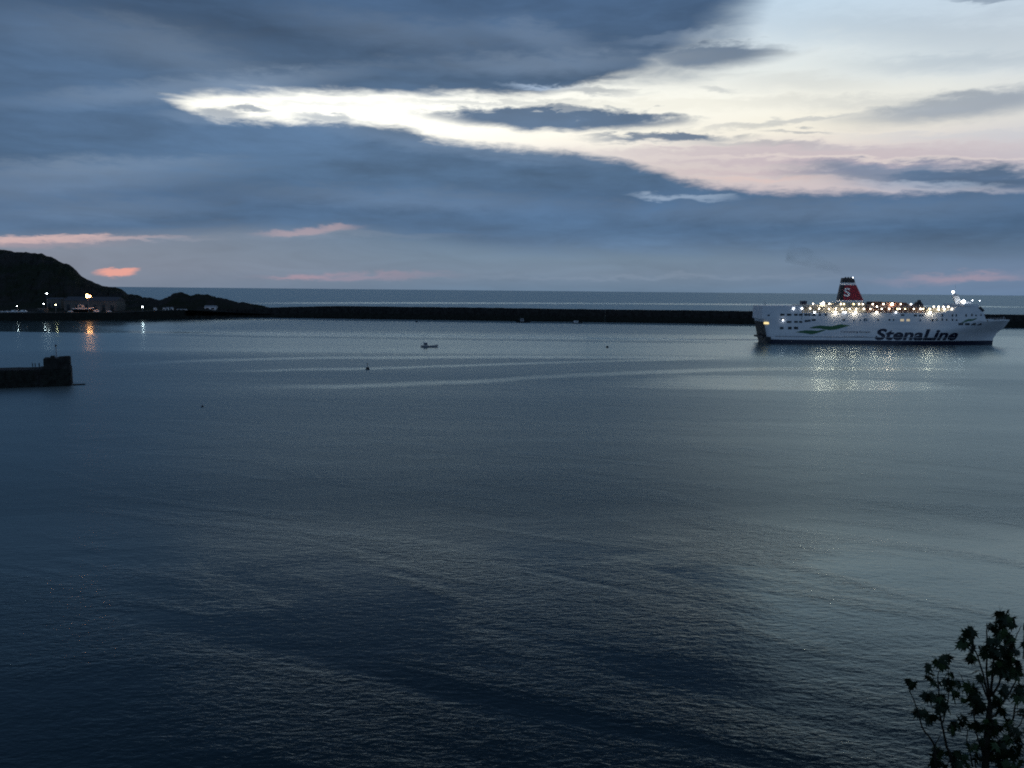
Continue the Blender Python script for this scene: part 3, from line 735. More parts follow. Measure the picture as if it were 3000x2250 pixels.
def hull_band(zs, mtl, nm, parent, x_lim=None):
    NX = 90; mb = MB(); top = []
    for side in (0, 1):
        o = len(mb.v)
        for z in zs:
            xs = interp(XSN, z); xe = interp(XE, z)
            for i in range(NX+1):
                t = i/NX; t = 1-(1-t)**1.25; x_ = xs+(xe-xs)*t; h = half(x_, z)
                mb.v.append((x_, 12-h if side == 0 else 12+h, z))
        for k in range(len(zs)-1):
            for i in range(NX):
                a = o+k*(NX+1)+i; mb.f.append((a, a+1, a+NX+2, a+NX+1))
    n1_ = len(zs)*(NX+1)
    for k in range(len(zs)-1):          # transom
        a = k*(NX+1); mb.f.append((a, a+NX+1, a+NX+1+n1_, a+n1_))
        a += NX; mb.f.append((a, a+n1_, a+n1_+NX+1, a+NX+1))
    return mb.build(nm, mtl, parent, smooth=False), (len(zs)-1)*(NX+1), NX, n1_, mb
hull_o, *_ = hull_band([-2, 0, 1.2, 2.45], M['navy'], 'boot_stripe', fy)
zs = [2.45, 3.4, 5.2, 7, 8.6, 10.3, 12.3, 14.3]
hull_o, off, NX, n1_, mbh = hull_band(zs, M['hullw'], 'hull', fy)
for p_ in hull_o.data.polygons: p_.use_smooth = True
for p_ in bpy.data.objects[hull_o.name].data.polygons:
    if abs(p_.normal.x) > .9: p_.use_smooth = False
# main deck plating closes the hull
mb = MB(); o = []
for i in range(NX+1):
    a = mbh.v[off+i]; c = mbh.v[off+n1_+i]; mb.v += [(a[0], a[1]+.05, 14.2), (c[0], c[1]-.05, 14.2)]
for i in range(NX): mb.f.append((2*i, 2*i+2, 2*i+3, 2*i+1))
mb.build('foredeck', M['deck'], fy)
# bulwark round the foredeck
mb = MB(); xf0 = F(2896, 943)[0]
xsb = [xf0 + (interp(XE, 14.3)-xf0)*i/16 for i in range(17)]
for s in (-1, 1):
    o_ = len(mb.v)
    for x_ in xsb:
        h = half(x_, 14.3)*1.0; zt = 15.0
        mb.v += [(x_, 12+s*h, 14.3), (x_+.15, 12+s*(h+.05), zt), (x_+.1, 12+s*max(0.05, h-.12), zt), (x_, 12+s*max(.05, h-.15), 14.3)]
    for i in range(16):
        a = o_+i*4
        for k in range(4): mb.f.append((a+k, a+4+k, a+4+(k+1) % 4, a+(k+1) % 4))
mb.build('bulwark', M['white'], fy)
# stern ramp and its dark recess on the transom
def stern_pt(y, z, e): return (interp(XSN, z)-e, y, z)
mb = MB(); zz = [1.6, 4, 8, 12.6]
for e, s in ((.25, 1), (.02, 1)):
    for z in zz: mb.v += [stern_pt(2.9, z, e), stern_pt(21.1, z, e)]
nz = len(zz)
for k in range(nz-1):
    mb.f.append((2*k, 2*k+1, 2*k+3, 2*k+2)); a = 2*nz+2*k; mb.f.append((a, a+2, a+3, a+1))
    mb.f.append((2*k, 2*k+2, 2*nz+2*k+2, 2*nz+2*k)); mb.f.append((2*k+1, 2*nz+2*k+1, 2*nz+2*k+3, 2*k+3))
mb.f.append((0, 2*nz, 2*nz+1, 1)); a = 2*(nz-1); mb.f.append((a, a+1, 2*nz+a+1, 2*nz+a))
mb.build('stern_door', M['black'], fy)
mb = MB(); a = F(2241, 987); c = F(2257, 1000); mb.box(a[0], c[0], -.5, 1.5, c[1]-.3, a[1]); mb.build('fender', M['black'], fy)
mb = MB(); mb.box(5.2, 7.6, 3.0, 21, 3.1, 4.2); mb.build('stern_sponson', M['black'], fy)

# superstructure blocks
HT = 14.303
def rnd(x_, y_, z_):     # plan taper of the house towards bow and stern
    s = 1 if y_ < 12 else -1
    return (x_, y_, z_)
def house(pts, y0, y1, nm, m_, curved=False, par=None):
    P = [F(px, py) for px, py in pts]
    if not curved: return MB().prism(P, y0, y1).build(nm, m_, par or fy)
    mb = MB(); ys = [0.25, 1.2, 3.5, 8, 16, 20.5, 22.8, 23.75]; n = len(P)
    for y_ in ys:
        k = abs(y_-12)/11.75; dxm = 4.5*(1-k**2.5) - 1.5
        for x_, z_ in P:
            fx = max(0, min(1, (x_-(P[0][0]+8))/10.0)) if x_ > 120 else 0
            mb.v.append((x_ + dxm*fx*0.55, y_, z_))
    mb.f.append(tuple(range(n))); mb.f.append(tuple(range((len(ys)-1)*n+n-1, (len(ys)-1)*n-1, -1)))
    for k in range(len(ys)-1):
        for i in range(n): mb.f.append((k*n+i, (k+1)*n+i, (k+1)*n+(i+1) % n, k*n+(i+1) % n))
    return mb.build(nm, m_, par or fy)
zt14 = 938.0
def pxz(z, px=2500): return hor(px)+(29.5-z)/YS*FPX
yb = lambda px: pxz(HT, px)
# aft house, flush with the hull side (tapers like the hull at the stern)
def wallhouse(xa, xb, ytop, nm, m_, NXX=24):
    x0, zt = F(xa, ytop); x1, zt2 = F(xb, ytop); mb = MB()
    for i in range(NXX+1):
        x_ = x0+(x1-x0)*i/NXX; h = half(x_, 14.3)-.02; z2 = zt+(zt2-zt)*i/NXX
        mb.v += [(x_, 12-h, HT), (x_, 12-h, z2), (x_, 12+h, z2), (x_, 12+h, HT)]
    for i in range(NXX):
        a = 4*i
        for k in range(4): mb.f.append((a+k, a+4+k, a+4+(k+1) % 4, a+(k+1) % 4))
    mb.f.append((0, 1, 2, 3)); a = 4*NXX; mb.f.append((a+3, a+2, a+1, a))
    return mb.build(nm, m_, fy)
wallhouse(2238, 2350, 896, 'aft_house', M['hullw'])
wallhouse(2350.5, 2728, 917, 'side_house', M['hullw'])
house([(2728.5, yb(2728)), (2728.5, 918), (2768, 914), (2795, 906), (2803, 899), (2869, 897), (2877, 902), (2885, 911), (2890, 926), (2896, 943)], 0, 0, 'bridge_house', M['hullw'], True)
# bridge windows: dark band round the front and sides
for xa, xb, yt, y2 in [(2832, 2843, 893, 898), (2845, 2856, 893, 898), (2858, 2869, 893.5, 898)]:
    P0 = F(xa, yt); P1 = F(xb, y2); MB().box(P0[0], P1[0], .6, 3, P1[1], P0[1]).build('bridge_window', M['glass'], fy)
house([(2826, 897), (2826, 890.5), (2866, 891), (2872, 897)], .5, 23.5, 'wheelhouse', M['white'])
for i, (xa, ya, xb2, yb2) in enumerate([(2873, 899, 2878, 905), (2879, 905, 2884, 911)]):
    a = F(xa, ya); c = F(xb2, yb2)
    MB().prism([(a[0], a[1]+.3), (c[0]+.3, c[1]+.2), (c[0]-1.0, c[1]-.5), (a[0]-1.2, a[1]-.6)], .12, .3).build('bridge_window', M['glass'], fy)
# upper inset houses
house([(2351, 916.5), (2351, 894), (2462, 893), (2462, 916.5)], 4.5, 19.5, 'promenade_house', M['cream2'])
house([(2455, 916.4), (2452, 888), (2545, 888), (2545, 916.4)], 4.2, 19.8, 'funnel_casing', M['cream2'])
house([(2545.5, 916.4), (2545.5, 894), (2580, 890), (2716, 893), (2722, 916.4)], 4.6, 19.4, 'saloon_house', M['brown'])
house([(2722.5, 916.4), (2722.5, 904), (2800, 903), (2800, 907), (2790, 912), (2760, 916.4)], 3.8, 20.2, 'forward_house', M['cream2'])
house([(2575, 889.8), (2575, 884.5), (2600, 884), (2605, 887), (2640, 885), (2652, 889.8)], 7, 17, 'sun_deck_house', M['brown'])
house([(2632, 893.0), (2634, 886), (2668, 887), (2674, 893.5)], 5, 9, 'deck_store', M['brown'])
house([(2696, 893.5), (2700, 886), (2706, 884), (2709, 879), (2712, 885), (2718, 894)], 5, 8, 'davit_tower', M['black'])
house([(2361, 892.5), (2361, 882), (2375, 882), (2375, 892.5)], 6, 10, 'vent_house', M['navy'])
# deck slabs
def slab(xa, xb, yy, y0, y1, th=.18, nm='deck_slab'):
    a = F(xa, yy); c = F(xb, yy); MB().add([(a[0], y0, a[1]), (c[0], y0, c[1]), (c[0], y1, c[1]), (a[0], y1, a[1]), (a[0], y0, a[1]-th), (c[0], y0, c[1]-th), (c[0], y1, c[1]-th), (a[0], y1, a[1]-th)],
        [(0, 1, 2, 3), (7, 6, 5, 4), (0, 4, 5, 1), (1, 5, 6, 2), (2, 6, 7, 3), (3, 7, 4, 0)]).build(nm, M['grey'], fy)
slab(2351, 2462, 899, .9, 23.1); slab(2462.5, 2722, 900, .9, 23.1)
# stanchions and rails
def rail(pts, h=1.1, nm='railing', every=2.2, y_=None, m_=None):
    mb = MB()
    for (a, c) in zip(pts, pts[1:]):
        A_ = Vector(a); B_ = Vector(c); n = max(1, int((B_-A_).length/every))
        for k in (.5, 1.0): mb.tube([A_+Vector((0, 0, h*k)), B_+Vector((0, 0, h*k))], .04, 4)
        for i in range(n+1): q = A_.lerp(B_, i/n); mb.tube([q, q+Vector((0, 0, h))], .045, 4)
    return mb.build(nm, m_ or M['white'], fy)
z17 = F(2400, 917)[1]
rail([(F(2353, 917)[0], .25, F(2353, 917)[1]), (F(2726, 917)[0], .25, F(2726, 917)[1])])
rail([(F(2353, 899)[0], 1.0, F(2353, 899)[1]), (F(2460, 899)[0], 1.0, F(2460, 899)[1])])
rail([(F(2548, 900)[0], 1.0, F(2548, 900)[1]), (F(2720, 900)[0], 1.0, F(2720, 900)[1])])
rail([(5.6, 21.0, F(2238, 896)[1]), (5.6, 2.9, F(2238, 896)[1]), (F(2262, 896)[0], .9, F(2262, 896)[1]), (F(2349, 896)[0], .25, F(2349, 896)[1])])
rail([(xf0+1, 2.0, 14.95), (xf0+7, 5.2, 14.95), (interp(XE, 14.3)-3, 10.9, 14.95)])
mb = MB()
for i in range(26):
    px = 2356+i*14.6
    if 2450 < px < 2548: continue
    a = F(px, 917); c = F(px, 899.8 if px > 2462 else 898.8); mb.tube([(a[0], 1.1, a[1]), (a[0], 1.1, c[1]-.2)], .09, 5)
mb.build('stanchions', M['white'], fy)
# masts
a = F(2250, 896); c = F(2248, 880)
MB().tube([(a[0], 5, a[1]-.2), (c[0], 5, c[1])], [.14, .06], 6).build('ensign_staff', M['grey'], fy)
a = F(2252, 896); MB().tube([(a[0], 9, a[1]-.2), (a[0]-.6, 9, a[1]+2.6)], .08, 6).build('ensign_staff', M['grey'], fy)
rm = MB(); b0 = F(2815, 897, 12); t0_ = F(2796, 858, 12)
rm.prism([(b0[0]-2.6, b0[1]-1.4), (b0[0]+2.6, b0[1]-1.4), (t0_[0]+1.6, t0_[1]-1.2), (t0_[0]-.2, t0_[1]), (t0_[0]-1.2, t0_[1]-1.0)], 11.3, 12.7)
rm.box(t0_[0]-1.0, t0_[0]+1.8, 9.6, 14.4, t0_[1]-2.0, t0_[1]-1.7)
rm.build('radar_mast', M['white'], fy)
MB().tube([(t0_[0]+.3, 12, t0_[1]-.3), (t0_[0]+.3, 12, t0_[1]+5)], [.09, .04], 5).build('aerial', M['grey'], fy)
MB().box(t0_[0]-.9, t0_[0]+1.5, 9.8, 10.0, t0_[1]-1.3, t0_[1]-1.0).build('radar_scanner', M['grey'], fy)
a = F(2822, 890, 12); MB().box(a[0]-2.4, a[0]+3.0, 9, 15, a[1]-.5, a[1]+1.4).build('mast_platform', M['white'], fy)
for px in (2849, 2870):
    a = F(px, 893, 8); c = F(px, 876, 8); MB().tube([(a[0], 8, a[1]-.6), (c[0], 8, c[1])], [.1, .04], 5).build('aerial', M['white'], fy)
a = F(2940, 940, 12); MB().tube([(a[0], 12, 14.2), (a[0], 12, 17.0)], [.15, .08], 6).build('jackstaff', M['white'], fy)
a = F(2915, 940, 12)
MB().box(a[0]-1, a[0]+1, 10.6, 11.6, 14.25, 15.2).box(a[0]+2, a[0]+3, 12.4, 13.4, 14.25, 15.3).build('windlass', M['grey'], fy)
# funnel
def fun(zpx_levels, m_, nm, e=0.0):
    mb = MB(); n = None
    for (xl, xr_, yy, w_) in zpx_levels:
        a = F(xl, yy, 12-w_); c = F(xr_, yy, 12-w_)
        ring = []
        for (fx, fyy) in [(0, .55), (.02, .85), (.12, 1), (.9, 1), (.98, .7), (1, .3), (1, -.3), (.98, -.7), (.9, -1), (.12, -1), (.02, -.85), (0, -.55)]:
            ring.append((a[0]+(c[0]-a[0])*fx+(e if fx > .5 else -e), 12-fyy*(w_+e), a[1]))
        n = len(ring); mb.v += ring
    k = len(zpx_levels)
    for i in range(k-1):
        for j in range(n): mb.f.append((i*n+j, i*n+(j+1) % n, (i+1)*n+(j+1) % n, (i+1)*n+j))
    mb.f.append(tuple(range(n-1, -1, -1))); mb.f.append(tuple((k-1)*n+j for j in range(n)))
    return mb.build(nm, m_, fy)
def fl(y_):   # funnel outline at a photo row
    t = (884-y_)/(884-814); xl = 2459+t*(2472-2459); xr_ = 2536 - t*(2536-2501); return (xl, xr_, y_, 3.3-1.0*t)
fn = fun([fl(887.9), fl(884.2)], M['cream'], 'funnel_base', .15)
funnel = fun([fl(884.0), fl(835)], M['red'], 'funnel')
fun([fl(883.9), fl(879.5)], M['white'], 'funnel_band', .08)
fun([fl(834.8), fl(828)], M['white'], 'funnel_band', .02)
fun([fl(827.8), (fl(820)[0], 2506, 820, 2.4), (2472, 2502, 814, 2.3)], M['black'], 'funnel_cap', .0)
for px in (2477, 2485, 2493):
    a = F(px, 815, 12); c = F(px, 811.5, 12); MB().tube([(a[0], 12, a[1]), (a[0], 12, c[1])], .45, 8).build('exhaust_pipe', M['black'], fy)
# shade on the funnel's aft face, put in as a black sheet
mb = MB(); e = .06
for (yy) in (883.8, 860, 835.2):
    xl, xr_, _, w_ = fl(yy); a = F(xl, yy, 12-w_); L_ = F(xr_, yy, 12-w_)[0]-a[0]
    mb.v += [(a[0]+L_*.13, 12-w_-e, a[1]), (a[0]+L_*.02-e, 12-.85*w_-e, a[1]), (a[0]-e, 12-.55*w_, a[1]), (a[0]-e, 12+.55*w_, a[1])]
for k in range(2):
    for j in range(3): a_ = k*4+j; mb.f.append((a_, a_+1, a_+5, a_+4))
mb.build('funnel_aft_shade', M['black'], fy)

# lettering (flat print on the plates, a few centimetres proud)
def text_mesh(body, nm, size, m_, shear=0.0, offset=0.0, sx=1.0):
    cu = bpy.data.curves.new(nm, 'FONT'); cu.body = body; cu.size = size; cu.shear = shear; cu.offset = offset; cu.resolution_u = 6
    cu.space_character = 1.03 if body == 'StenaLine' else 0.94
    to = bpy.data.objects.new('tmp', cu); C.objects.link(to); bpy.context.view_layer.update()
    dg = bpy.context.evaluated_depsgraph_get(); me = bpy.data.meshes.new_from_object(to.evaluated_get(dg))
    bpy.data.objects.remove(to); me.name = nm; me.materials.clear(); me.materials.append(m_)
    return me
def place_text(body, nm, xl, xr_, ytop, ybase, m_, shear=.0, offset=.0, funnel_side=False, depth=0.0):
    me = text_mesh(body, nm, 5, m_, shear, offset)
    bm = bmesh.new(); bm.from_mesh(me)
    xs_ = [v.co.x for v in bm.verts]; ys_ = [v.co.y for v in bm.verts]
    a = F(xl, ytop, depth); c = F(xr_, ybase, depth)
    for v in bm.verts:
        x_ = a[0]+(v.co.x-min(xs_))/(max(xs_)-min(xs_))*(c[0]-a[0]); z_ = c[1]+(v.co.y-min(ys_))/(max(ys_)-min(ys_))*(a[1]-c[1])
        v.co = (x_, 0, z_)
    if not funnel_side:
        bmesh.ops.subdivide_edges(bm, edges=[e for e in bm.edges if e.calc_length() > 1.5], cuts=1)
    for v in bm.verts:
        x_, _, z_ = v.co
        if funnel_side:
            t = (z_-F(2486, 884, 7)[1])/(F(2486, 814, 7)[1]-F(2486, 884, 7)[1]); v.co.y = 12-(3.3-1.0*t)-.10
        else: v.co.y = hy(x_, min(14.3, z_))-.09
    bm.to_mesh(me); bm.free()
    return link(nm, me, fy)
place_text('StenaLine', 'ship_name_lettering', 2565, 2812, 962.5, 998.5, M['navy'], .20, .185)
place_text('Connecting Europe', 'slogan_lettering', 2463, 2549, 968.5, 976.5, M['navy'], .15, .02)
place_text('for a sustainable future', 'slogan_lettering', 2472, 2540, 982.5, 989, M['grey'], .15, .01)
place_text('S', 'funnel_letter', 2478, 2494, 843.5, 869, M['white'], 0, .10, True, 7.0)
# green waves
def decal(pts, nm, m_, e=.07):
    P = [F(px, py) for px, py in pts]; bm = bmesh.new()
    f = bm.faces.new([bm.verts.new((x_, 0, z_)) for x_, z_ in P]); bmesh.ops.triangulate(bm, faces=[f])
    for v in bm.verts: v.co.y = hy(v.co.x, min(14.3, v.co.z))-e if v.co.z < 14.3 else .25-e-.02 if v.co.x > 103 else hy(v.co.x, 14.3)-e
    me = bpy.data.meshes.new(nm); bm.to_mesh(me); bm.free(); me.materials.append(m_); return link(nm, me, fy)
def wave(xl, xr_, top, bot):
    return top + bot[::-1]
decal([(2330, 973), (2344, 970), (2360, 967.5), (2378, 968), (2396, 969), (2412, 966), (2420, 967), (2408, 971), (2394, 976), (2378, 979.5), (2362, 977), (2346, 975)], 'green_wave', M['green'])
decal([(2370, 961), (2385, 956), (2402, 953.5), (2420, 955), (2438, 955.5), (2452, 952), (2464, 950), (2475, 951.5), (2492, 953.5), (2478, 957), (2464, 961), (2448, 965.5), (2430, 967), (2414, 964.5), (2400, 962), (2384, 962)], 'green_wave', M['green'], .09)
decal([(2815, 946), (2826, 939), (2838, 934.5), (2850, 935), (2864, 931), (2858, 936), (2846, 940.5), (2834, 941), (2824, 945)], 'green_wave', M['green'], .12)
# rubbing strake
mb = MB(); n = 60
for z0, z1 in ((4.15, 4.5),):
    for i in range(n+1):
        x_ = 12+ (118-12)*i/n; mb.v += [(x_, hy(x_, z0)-.02, z0), (x_, hy(x_, z0)-.16, z0), (x_, hy(x_, z1)-.16, z1), (x_, hy(x_, z1)-.02, z1)]
    for i in range(n):
        a = 4*i
        for k in range(3): mb.f.append((a+k, a+4+k, a+5+k, a+1+k))
mb.build('rubbing_strake', M['grey'], fy)
# windows
def window(px, py, w_, h_, m_=None):
    a = F(px-w_/2, py-h_/2); c = F(px+w_/2, py+h_/2); xm = (a[0]+c[0])/2; zm = (a[1]+c[1])/2
    yb_ = hy(xm, min(14.3, zm)) if zm < 14.3 else (hy(xm, 14.3) if xm < 103 else .25)
    MB().box(a[0], c[0], yb_-.06, yb_+.12, c[1], a[1]).build('window', m_ or M['glass'], fy)
for px, w_ in [(2294, 14), (2312, 13), (2332, 10), (2346, 10), (2361, 9), (2371, 7), (2384, 11), (2402, 6), (2420, 6)]: window(px, 922, w_, 6)
for px, py, w_ in [(2312, 943, 13), (2332, 943, 10), (2346, 943, 9), (2362, 940.5, 9), (2371, 939.5, 7), (2384, 937.5, 11)]: window(px, py, w_, 5.5)
window(2294, 936.5, 8, 8)
for px, w_ in [(2293, 14), (2314, 10), (2332, 12)]: window(px, 961, w_, 8 if w_ < 14 else 6.5)
window(2256, 924, 9, 4); window(2254, 947, 27, 6.5, M['litwin'])
for px, py, w_, h_ in [(2472, 937, 7, 5), (2502, 938, 4, 4), (2520, 938, 3, 4), (2533, 937, 3, 8), (2539, 937, 2.5, 7), (2573, 937, 4, 5), (2606, 937, 5, 5), (2618, 937, 3, 6),
                       (2644.5, 923, 9, 5), (2682, 924, 8, 5.5), (2695, 924, 4, 6), (2703, 924, 4, 6), (2696, 938, 3, 6), (2732, 938, 3.5, 8), (2745, 938, 3.5, 8), (2761, 937, 3.5, 8), (2774, 938, 3.5, 8), (2791, 938, 3.5, 8), (2803, 939, 5, 6),
                       (2761, 924, 3.5, 8), (2791, 924, 3.5, 7), (2802, 924, 3.5, 7), (2831, 924, 3.5, 8), (2848, 923, 4, 7), (2860, 924, 3.5, 5), (2875, 923, 3, 5)]: window(px, py, w_, h_)
window(2643, 938, 10, 6.5, M['litdim']); window(2660.5, 938, 9, 6.5, M['litdim'])
for px, w_ in [(2815, 14), (2834, 13), (2853, 13), (2871, 13)]: window(px, 949.5, w_, 6.5)
# lamps on the decks
lm = {}
def lampmesh(r, m_):
    k = (r, m_.name)
    if k not in lm:
        mb = MB().ball((0, 0, 0), r, 8, 6); me = bpy.data.meshes.new('deck_lamp'); me.from_pydata(mb.v, [], mb.f); me.materials.append(m_); me.polygons.foreach_set('use_smooth', [True]*len(me.polygons)); lm[k] = me
    return lm[k]
def dl(px, py, r=.42, m_='lampw', dy=.75):
    r = round(r*.78, 3); a = F(px, py, dy); link('deck_lamp', lampmesh(r, M[m_]), fy, (a[0], dy, a[1]))
for px in (2325, 2350): dl(px, 904, .42, 'lampc', -.25 if px < 2351 else .7)
for px in (2374, 2400): dl(px, 904, .42, 'lampw')
for px, k in [(2429, 'lampw'), (2468, 'lampw'), (2489, 'lampw'), (2509, 'lampw'), (2531, 'lampw'), (2550, 'lampw'), (2583, 'lampw'), (2605, 'lampp'), (2629, 'lampy'), (2636, 'lampw'), (2652, 'lampy'), (2677, 'lampw'), (2697, 'lampw'), (2705, 'lampy')]:
    dl(px, 905, .52 if px in (2531, 2605, 2697) else .40, k)
dl(2449, 904, .4)
for px, r in [(2382, .45), (2412, .85), (2430, .45), (2405, .4)]: dl(px, 890 if r < .8 else 888.5, r, 'lampw' if r < .8 else 'floodw', 3.6)
for px in (2464, 2473, 2501, 2517, 2528): dl(px, 891, .38, 'lampy' if px in (2473, 2501) else 'lampw', 3.7)
for px, r, k in [(2557, .48, 'lampw'), (2588, .5, 'lampw'), (2614, .8, 'floodp'), (2639, .36, 'lampw'), (2669, .5, 'lampc')]: dl(px, 891, r, k, 4.0)
dl(2569, 898.5, .48, 'lampw', .9)
for px, r, k in [(2387, .5, 'lampc'), (2448, .6, 'floodw'), (2477, .5, 'lampc'), (2471, .32, 'lampc'), (2506, .6, 'floodw'), (2568, .45, 'floodw'), (2625, .42, 'lampc'), (2726, .6, 'floodw')]: dl(px, 914.5, r, k, -.55)
dl(2724, 905, .5, 'lampy', .4)
for px, py, r in [(2736, 899, .52), (2750, 899, .52), (2750, 907, .46), (2764, 899, .50), (2767, 906, .42), (2778, 899, .52), (2789, 905.5, .50)]: dl(px, py, r, 'lampw', .2 if px > 2785 else 3.2)
dl(2792, 855, .75, 'lampc', 12); dl(2823, 883, 1.05, 'lampc', 8.0); dl(2818, 884, .5, 'lampw', 8.0)
dl(2849, 880, .30, 'lampc', 8); dl(2870, 881, .26, 'lampc', 8)
dl(2294, 938, .42, 'lampc', -.3); dl(2499, 813.2, .26, 'lampc', 8.2)
# exhaust smoke drifting aft from the funnel
mb = MB(); path = [(2484, 811), (2470, 800), (2445, 785), (2410, 768), (2370, 752), (2320, 738)]
pts = []; 
for i, (px, py) in enumerate(path): q = F(px, py, 12); pts.append((q[0]+XS, YS+12+i*1.5, q[1]))
mb.tube(pts, [.7, 1.6, 2.8, 4.2, 5.6, 6.5], 10)
sm = bpy.data.materials.new('thin_smoke'); sm.use_nodes = True; nt2 = sm.node_tree; nt2.nodes.clear(); g = G(nt2)
P = X(g, g.node('ShaderNodeNewGeometry').outputs['Position']); nn = g.noise(P, .10, 2, .4, .6)
pv = g.node('ShaderNodeVolumePrincipled'); pv.inputs['Color'].default_value = (.25, .24, .24, 1)
g.put(pv.inputs['Density'], g.smooth(nn, .30, .80)*.030)
oo = g.node('ShaderNodeOutputMaterial'); nt2.links.new(pv.outputs[0], oo.inputs['Volume'])
o = mb.build('smoke', sm, None, smooth=True); o['kind'] = 'stuff'

# ------------------------------------------------------------------ foreground bank and tree
mb = MB(); nx, ny = 40, 30
def bank(x_, y_):
    base = 27.6 - 0.62*max(0, y_-1.0) - 0.004*max(0, y_-14)**2
    return base + mnoise.fractal(Vector((x_*.3, y_*.3, 0)), 1, 2, 4)*.25
for i in range(nx+1):
    for j in range(ny+1):
        x_ = -80+160*i/nx; y_ = -30+66*j/ny; mb.v.append((x_, y_, bank(x_, y_) if y_ > 1 else 27.6))
for i in range(nx):
    for j in range(ny): a = i*(ny+1)+j; mb.f.append((a, a+ny+1, a+ny+2, a+1))
o = mb.build('ground', M['grass']); o['kind'] = 'structure'

TD = 10.0
tp = at_y(2890, 2250, TD); gzt = bank(tp.x, TD)
tree = thing('sycamore_tree', 'dark leafy young tree in the bottom right corner', 'tree', (tp.x, TD, gzt-.1))
def T(cx, cy, dy=0.0):     # crop sketch coordinates -> tree-local point
    p = at_y(2600+cx/3.3175, 1750+cy/3.3175, TD+dy); return Vector((p.x-tp.x, p.y-TD, p.z-gzt+.1))
def limb(nm, pts, ra, rb, dy=0.0, d2=None):
    d2 = dy if d2 is None else d2; n = len(pts)
    P = [T(x_, y_, dy+(d2-dy)*i/(n-1)) for i, (x_, y_) in enumerate(pts)]
    Q = []
    for i in range(n-1):       # smooth and roughen the path
        for k in range(3): 
            t = k/3; q = P[i].lerp(P[i+1], t); 
            if k: q += Vector((rg.uniform(-1, 1), rg.uniform(-1, 1), rg.uniform(-1, 1)))*.006
            Q.append(q)
    Q.append(P[-1]); k = len(Q)
    MB().tube(Q, [ra+(rb-ra)*i/(k-1) for i in range(k)], 7).build(nm, M['bark'], tree, smooth=True)
g0 = T(955, 1700); 
mb = MB(); 
trunk_pts = [Vector((0.35, 0, 0)), Vector((0.30, 0, .6*g0.z)), T(950, 1800), T(950, 1659), T(962, 1400), T(985, 1170), T(1000, 1020)]
MB().tube(trunk_pts, [.085, .065, .05, .046, .042, .038, .032], 9).build('trunk', M['bark'], tree, smooth=True)
limbs = [([(1000, 1020), (985, 900), (962, 700), (968, 380), (965, 250)], .020, .006, 0, .1), ([(1005, 960), (1020, 800), (1030, 650), (1060, 450), (1100, 200)], .020, .006, 0, -.2),
         ([(1010, 960), (1085, 840), (1110, 760), (1130, 560), (1150, 260)], .018, .005, 0, .2), ([(985, 1010), (940, 900), (910, 800), (895, 760)], .015, .006, 0, .1),
         ([(975, 960), (930, 740), (880, 580), (830, 470), (780, 350)], .014, .005, -.05, -.2), ([(1050, 1150), (1100, 1050), (1190, 930), (1260, 790), (1300, 650)], .018, .006, .05, .2),
         ([(1215, 500), (1262, 350), (1300, 280)], .008, .004, 0, .1), ([(1215, 1200), (1240, 1060), (1260, 960), (1330, 860)], .014, .006, .1, .2), ([(990, 1170), (1050, 1150)], .022, .018, 0, .05),
         ([(480, 1660), (462, 1520), (460, 1450), (425, 1385), (340, 1270), (305, 1150), (262, 1010), (205, 880), (195, 790)], .018, .004, -.3, -.4), ([(460, 1440), (500, 1370), (520, 1320)], .008, .004, -.3, -.3),
         ([(640, 1680), (608, 1530), (570, 1440), (545, 1300), (512, 1150), (500, 950), (490, 760), (512, 680)], .022, .005, -.2, -.1), ([(505, 900), (450, 820), (440, 760)], .007, .004, -.1, -.1),
         ([(540, 1220), (590, 1000), (600, 800), (590, 640)], .010, .004, -.15, 0), ([(950, 1600), (900, 1430), (860, 1320), (850, 1230)], .016, .006, 0, -.1), ([(850, 1230), (830, 1060), (790, 930), (770, 850)], .010, .004, -.1, -.15),
         ([(830, 1650), (800, 1500), (770, 1390), (780, 1290), (720, 1200)], .012, .005, .2, .1), ([(745, 830), (720, 770), (692, 720)], .006, .003, 0, 0), ([(960, 1500), (1060, 1420), (1180, 1330), (1230, 1230)], .018, .006, 0, .2),
         ([(1180, 1340), (1290, 1240), (1340, 1100)], .01, .005, .1, .2), ([(640, 1240), (690, 1180), (720, 1150)], .007, .004, 0, 0), ([(860, 1660), (850, 1580), (870, 1480)], .01, .006, .1, .1),
         ([(1320, 600), (1325, 440), (1335, 250)], .01, .004, .2, .2), ([(1170, 600), (1240, 520), (1290, 470)], .006, .003, .1, .1)]
for pts, ra, rb, d1, d2 in limbs: limb('branch', pts, ra*.9, rb*.9, d1, d2)
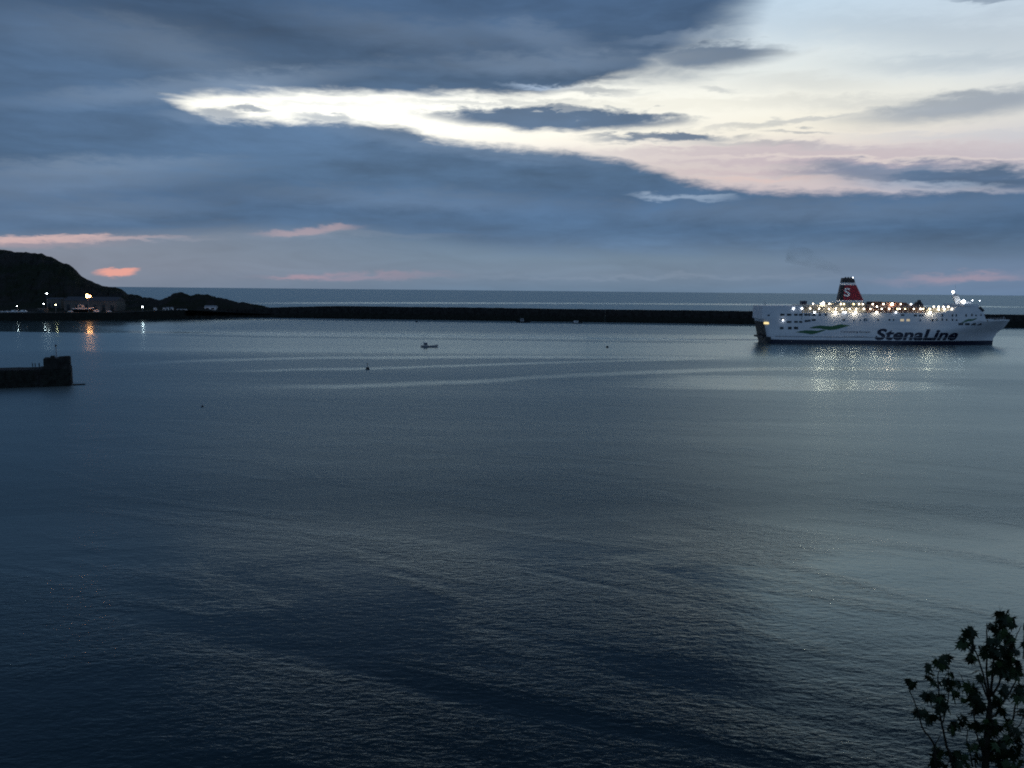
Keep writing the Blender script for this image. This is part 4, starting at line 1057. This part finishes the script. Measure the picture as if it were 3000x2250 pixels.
# leaves: lobed palmate blades, folded along the midrib and drooping
def leaf_mesh(seed, m_):
    rr = random.Random(seed); L_ = .125
    out = [(0, 0), (.07, .04), (.36, -.10), (.24, .12), (.46, .16), (.27, .28), (.64, .60), (.36, .48), (.20, .50), (.28, .80), (.10, .70), (0, 1.12)]
    out = [(x_*rr.uniform(.9, 1.12), y_*rr.uniform(.95, 1.05)) for x_, y_ in out]
    fold = rr.uniform(.15, .5); droop = rr.uniform(.2, .7)
    vs = []; 
    cen = [(0, .12), (0, .4), (0, .7)]
    def P3(x_, y_): return (x_*L_*1.05, y_*L_, -abs(x_)*fold*L_ - droop*y_*y_*L_*.6 + rr.uniform(-.01, .01)*L_)
    R_ = [P3(*p_) for p_ in out]; Lf = [P3(-x_*rr.uniform(.9, 1.1), y_) for x_, y_ in out[1:-1]]
    Cc = [P3(*c_) for c_ in cen]
    vs = R_ + Lf + Cc; n = len(out); c0_ = n+n-2; fs = []
    def cidx(y_): return c0_+(0 if y_ < .25 else 1 if y_ < .6 else 2)
    for i in range(n-1):
        a_, b2 = cidx(out[i][1]), cidx(out[i+1][1])
        fs.append((i, i+1, a_)); 
        if a_ != b2: fs.append((i+1, b2, a_))
        li = lambda k: k if k in (0, n-1) else n+k-1
        fs.append((li(i+1), li(i), a_))
        if a_ != b2: fs.append((b2, li(i+1), a_))
    o_ = len(vs); # stalk
    vs += [(-.0015, 0, 0), (.0015, 0, 0), (.001, -.06, .02), (-.001, -.06, .02)]; fs.append((o_, o_+1, o_+2, o_+3))
    me = bpy.data.meshes.new('leaf'); me.from_pydata(vs, [], fs); me.validate(); me.materials.append(m_); return me
LM = [leaf_mesh(s, M['leaf'] if s % 2 else M['leaf2']) for s in range(6)]
clusters = [(1150, 200, 85), (1085, 270, 95), (1190, 230, 50), (1130, 400, 110), (1010, 470, 75), (1000, 540, 75), (1180, 520, 85), (1190, 400, 50), (790, 355, 70), (730, 370, 30), (790, 440, 65), (825, 570, 50), (905, 510, 45),
            (1210, 680, 115), (1050, 700, 70), (1150, 610, 80), (910, 750, 42), (1130, 880, 38), (1325, 260, 30), (1325, 440, 25), (1310, 930, 80), (500, 640, 65), (590, 595, 45), (415, 650, 32), (440, 790, 50),
            (520, 820, 22), (605, 790, 60), (650, 880, 80), (780, 860, 62), (840, 925, 62), (870, 1060, 75), (745, 1010, 32), (370, 940, 25), (475, 1000, 95), (540, 1080, 75), (290, 1090, 55), (410, 1130, 45),
            (265, 830, 16), (193, 800, 10), (690, 1175, 62), (620, 1265, 50), (860, 1230, 65), (1010, 1220, 100), (1060, 1000, 50), (1110, 1100, 42), (1200, 1250, 75), (1180, 1420, 120), (1000, 1400, 65), (1060, 1490, 100),
            (820, 1430, 50), (520, 1530, 100), (690, 1560, 75), (600, 1630, 70), (1260, 1650, 70), (1310, 1120, 45), (1320, 1290, 35), (880, 1550, 45), (720, 1640, 60), (470, 1600, 50), (1120, 1580, 60)]
cand = []
for cx, cy, r_ in clusters:
    n = max(2, int(round((r_/30.0)**1.8*1.9)))
    for i in range(n):
        a_ = rg.uniform(0, 6.283); q = math.sqrt(rg.random())*r_*1.02
        cand.append((cx+math.cos(a_)*q, cy+math.sin(a_)*q*.95 - 12, rg.uniform(-.35, .35)*min(1, r_/60), cx))
rg.shuffle(cand)
from mathutils import Euler
stuffmb = MB()
for i, (cx, cy, dy_, c_x) in enumerate(cand):
    p_ = T(cx, cy, dy_); me = LM[i % 6]; sc = rg.uniform(.65, 1.3)
    ang = rg.uniform(0, 6.283); e_ = Euler((rg.uniform(-1.5, -.5), rg.uniform(-.4, .4), ang))
    if i < 298:
        o = link('leaf', me, tree, p_); o.rotation_euler = e_; o.scale = (sc, sc, sc)
    else:
        mt = Matrix.LocRotScale(p_, e_, Vector((sc, sc, sc)))
        stuffmb.add([mt @ v.co for v in me.vertices], [tuple(q.vertices) for q in me.polygons])
if stuffmb.v: o = stuffmb.build('leaves', M['leaf2'], tree); o['kind'] = 'stuff'
print('leaves', len(cand))
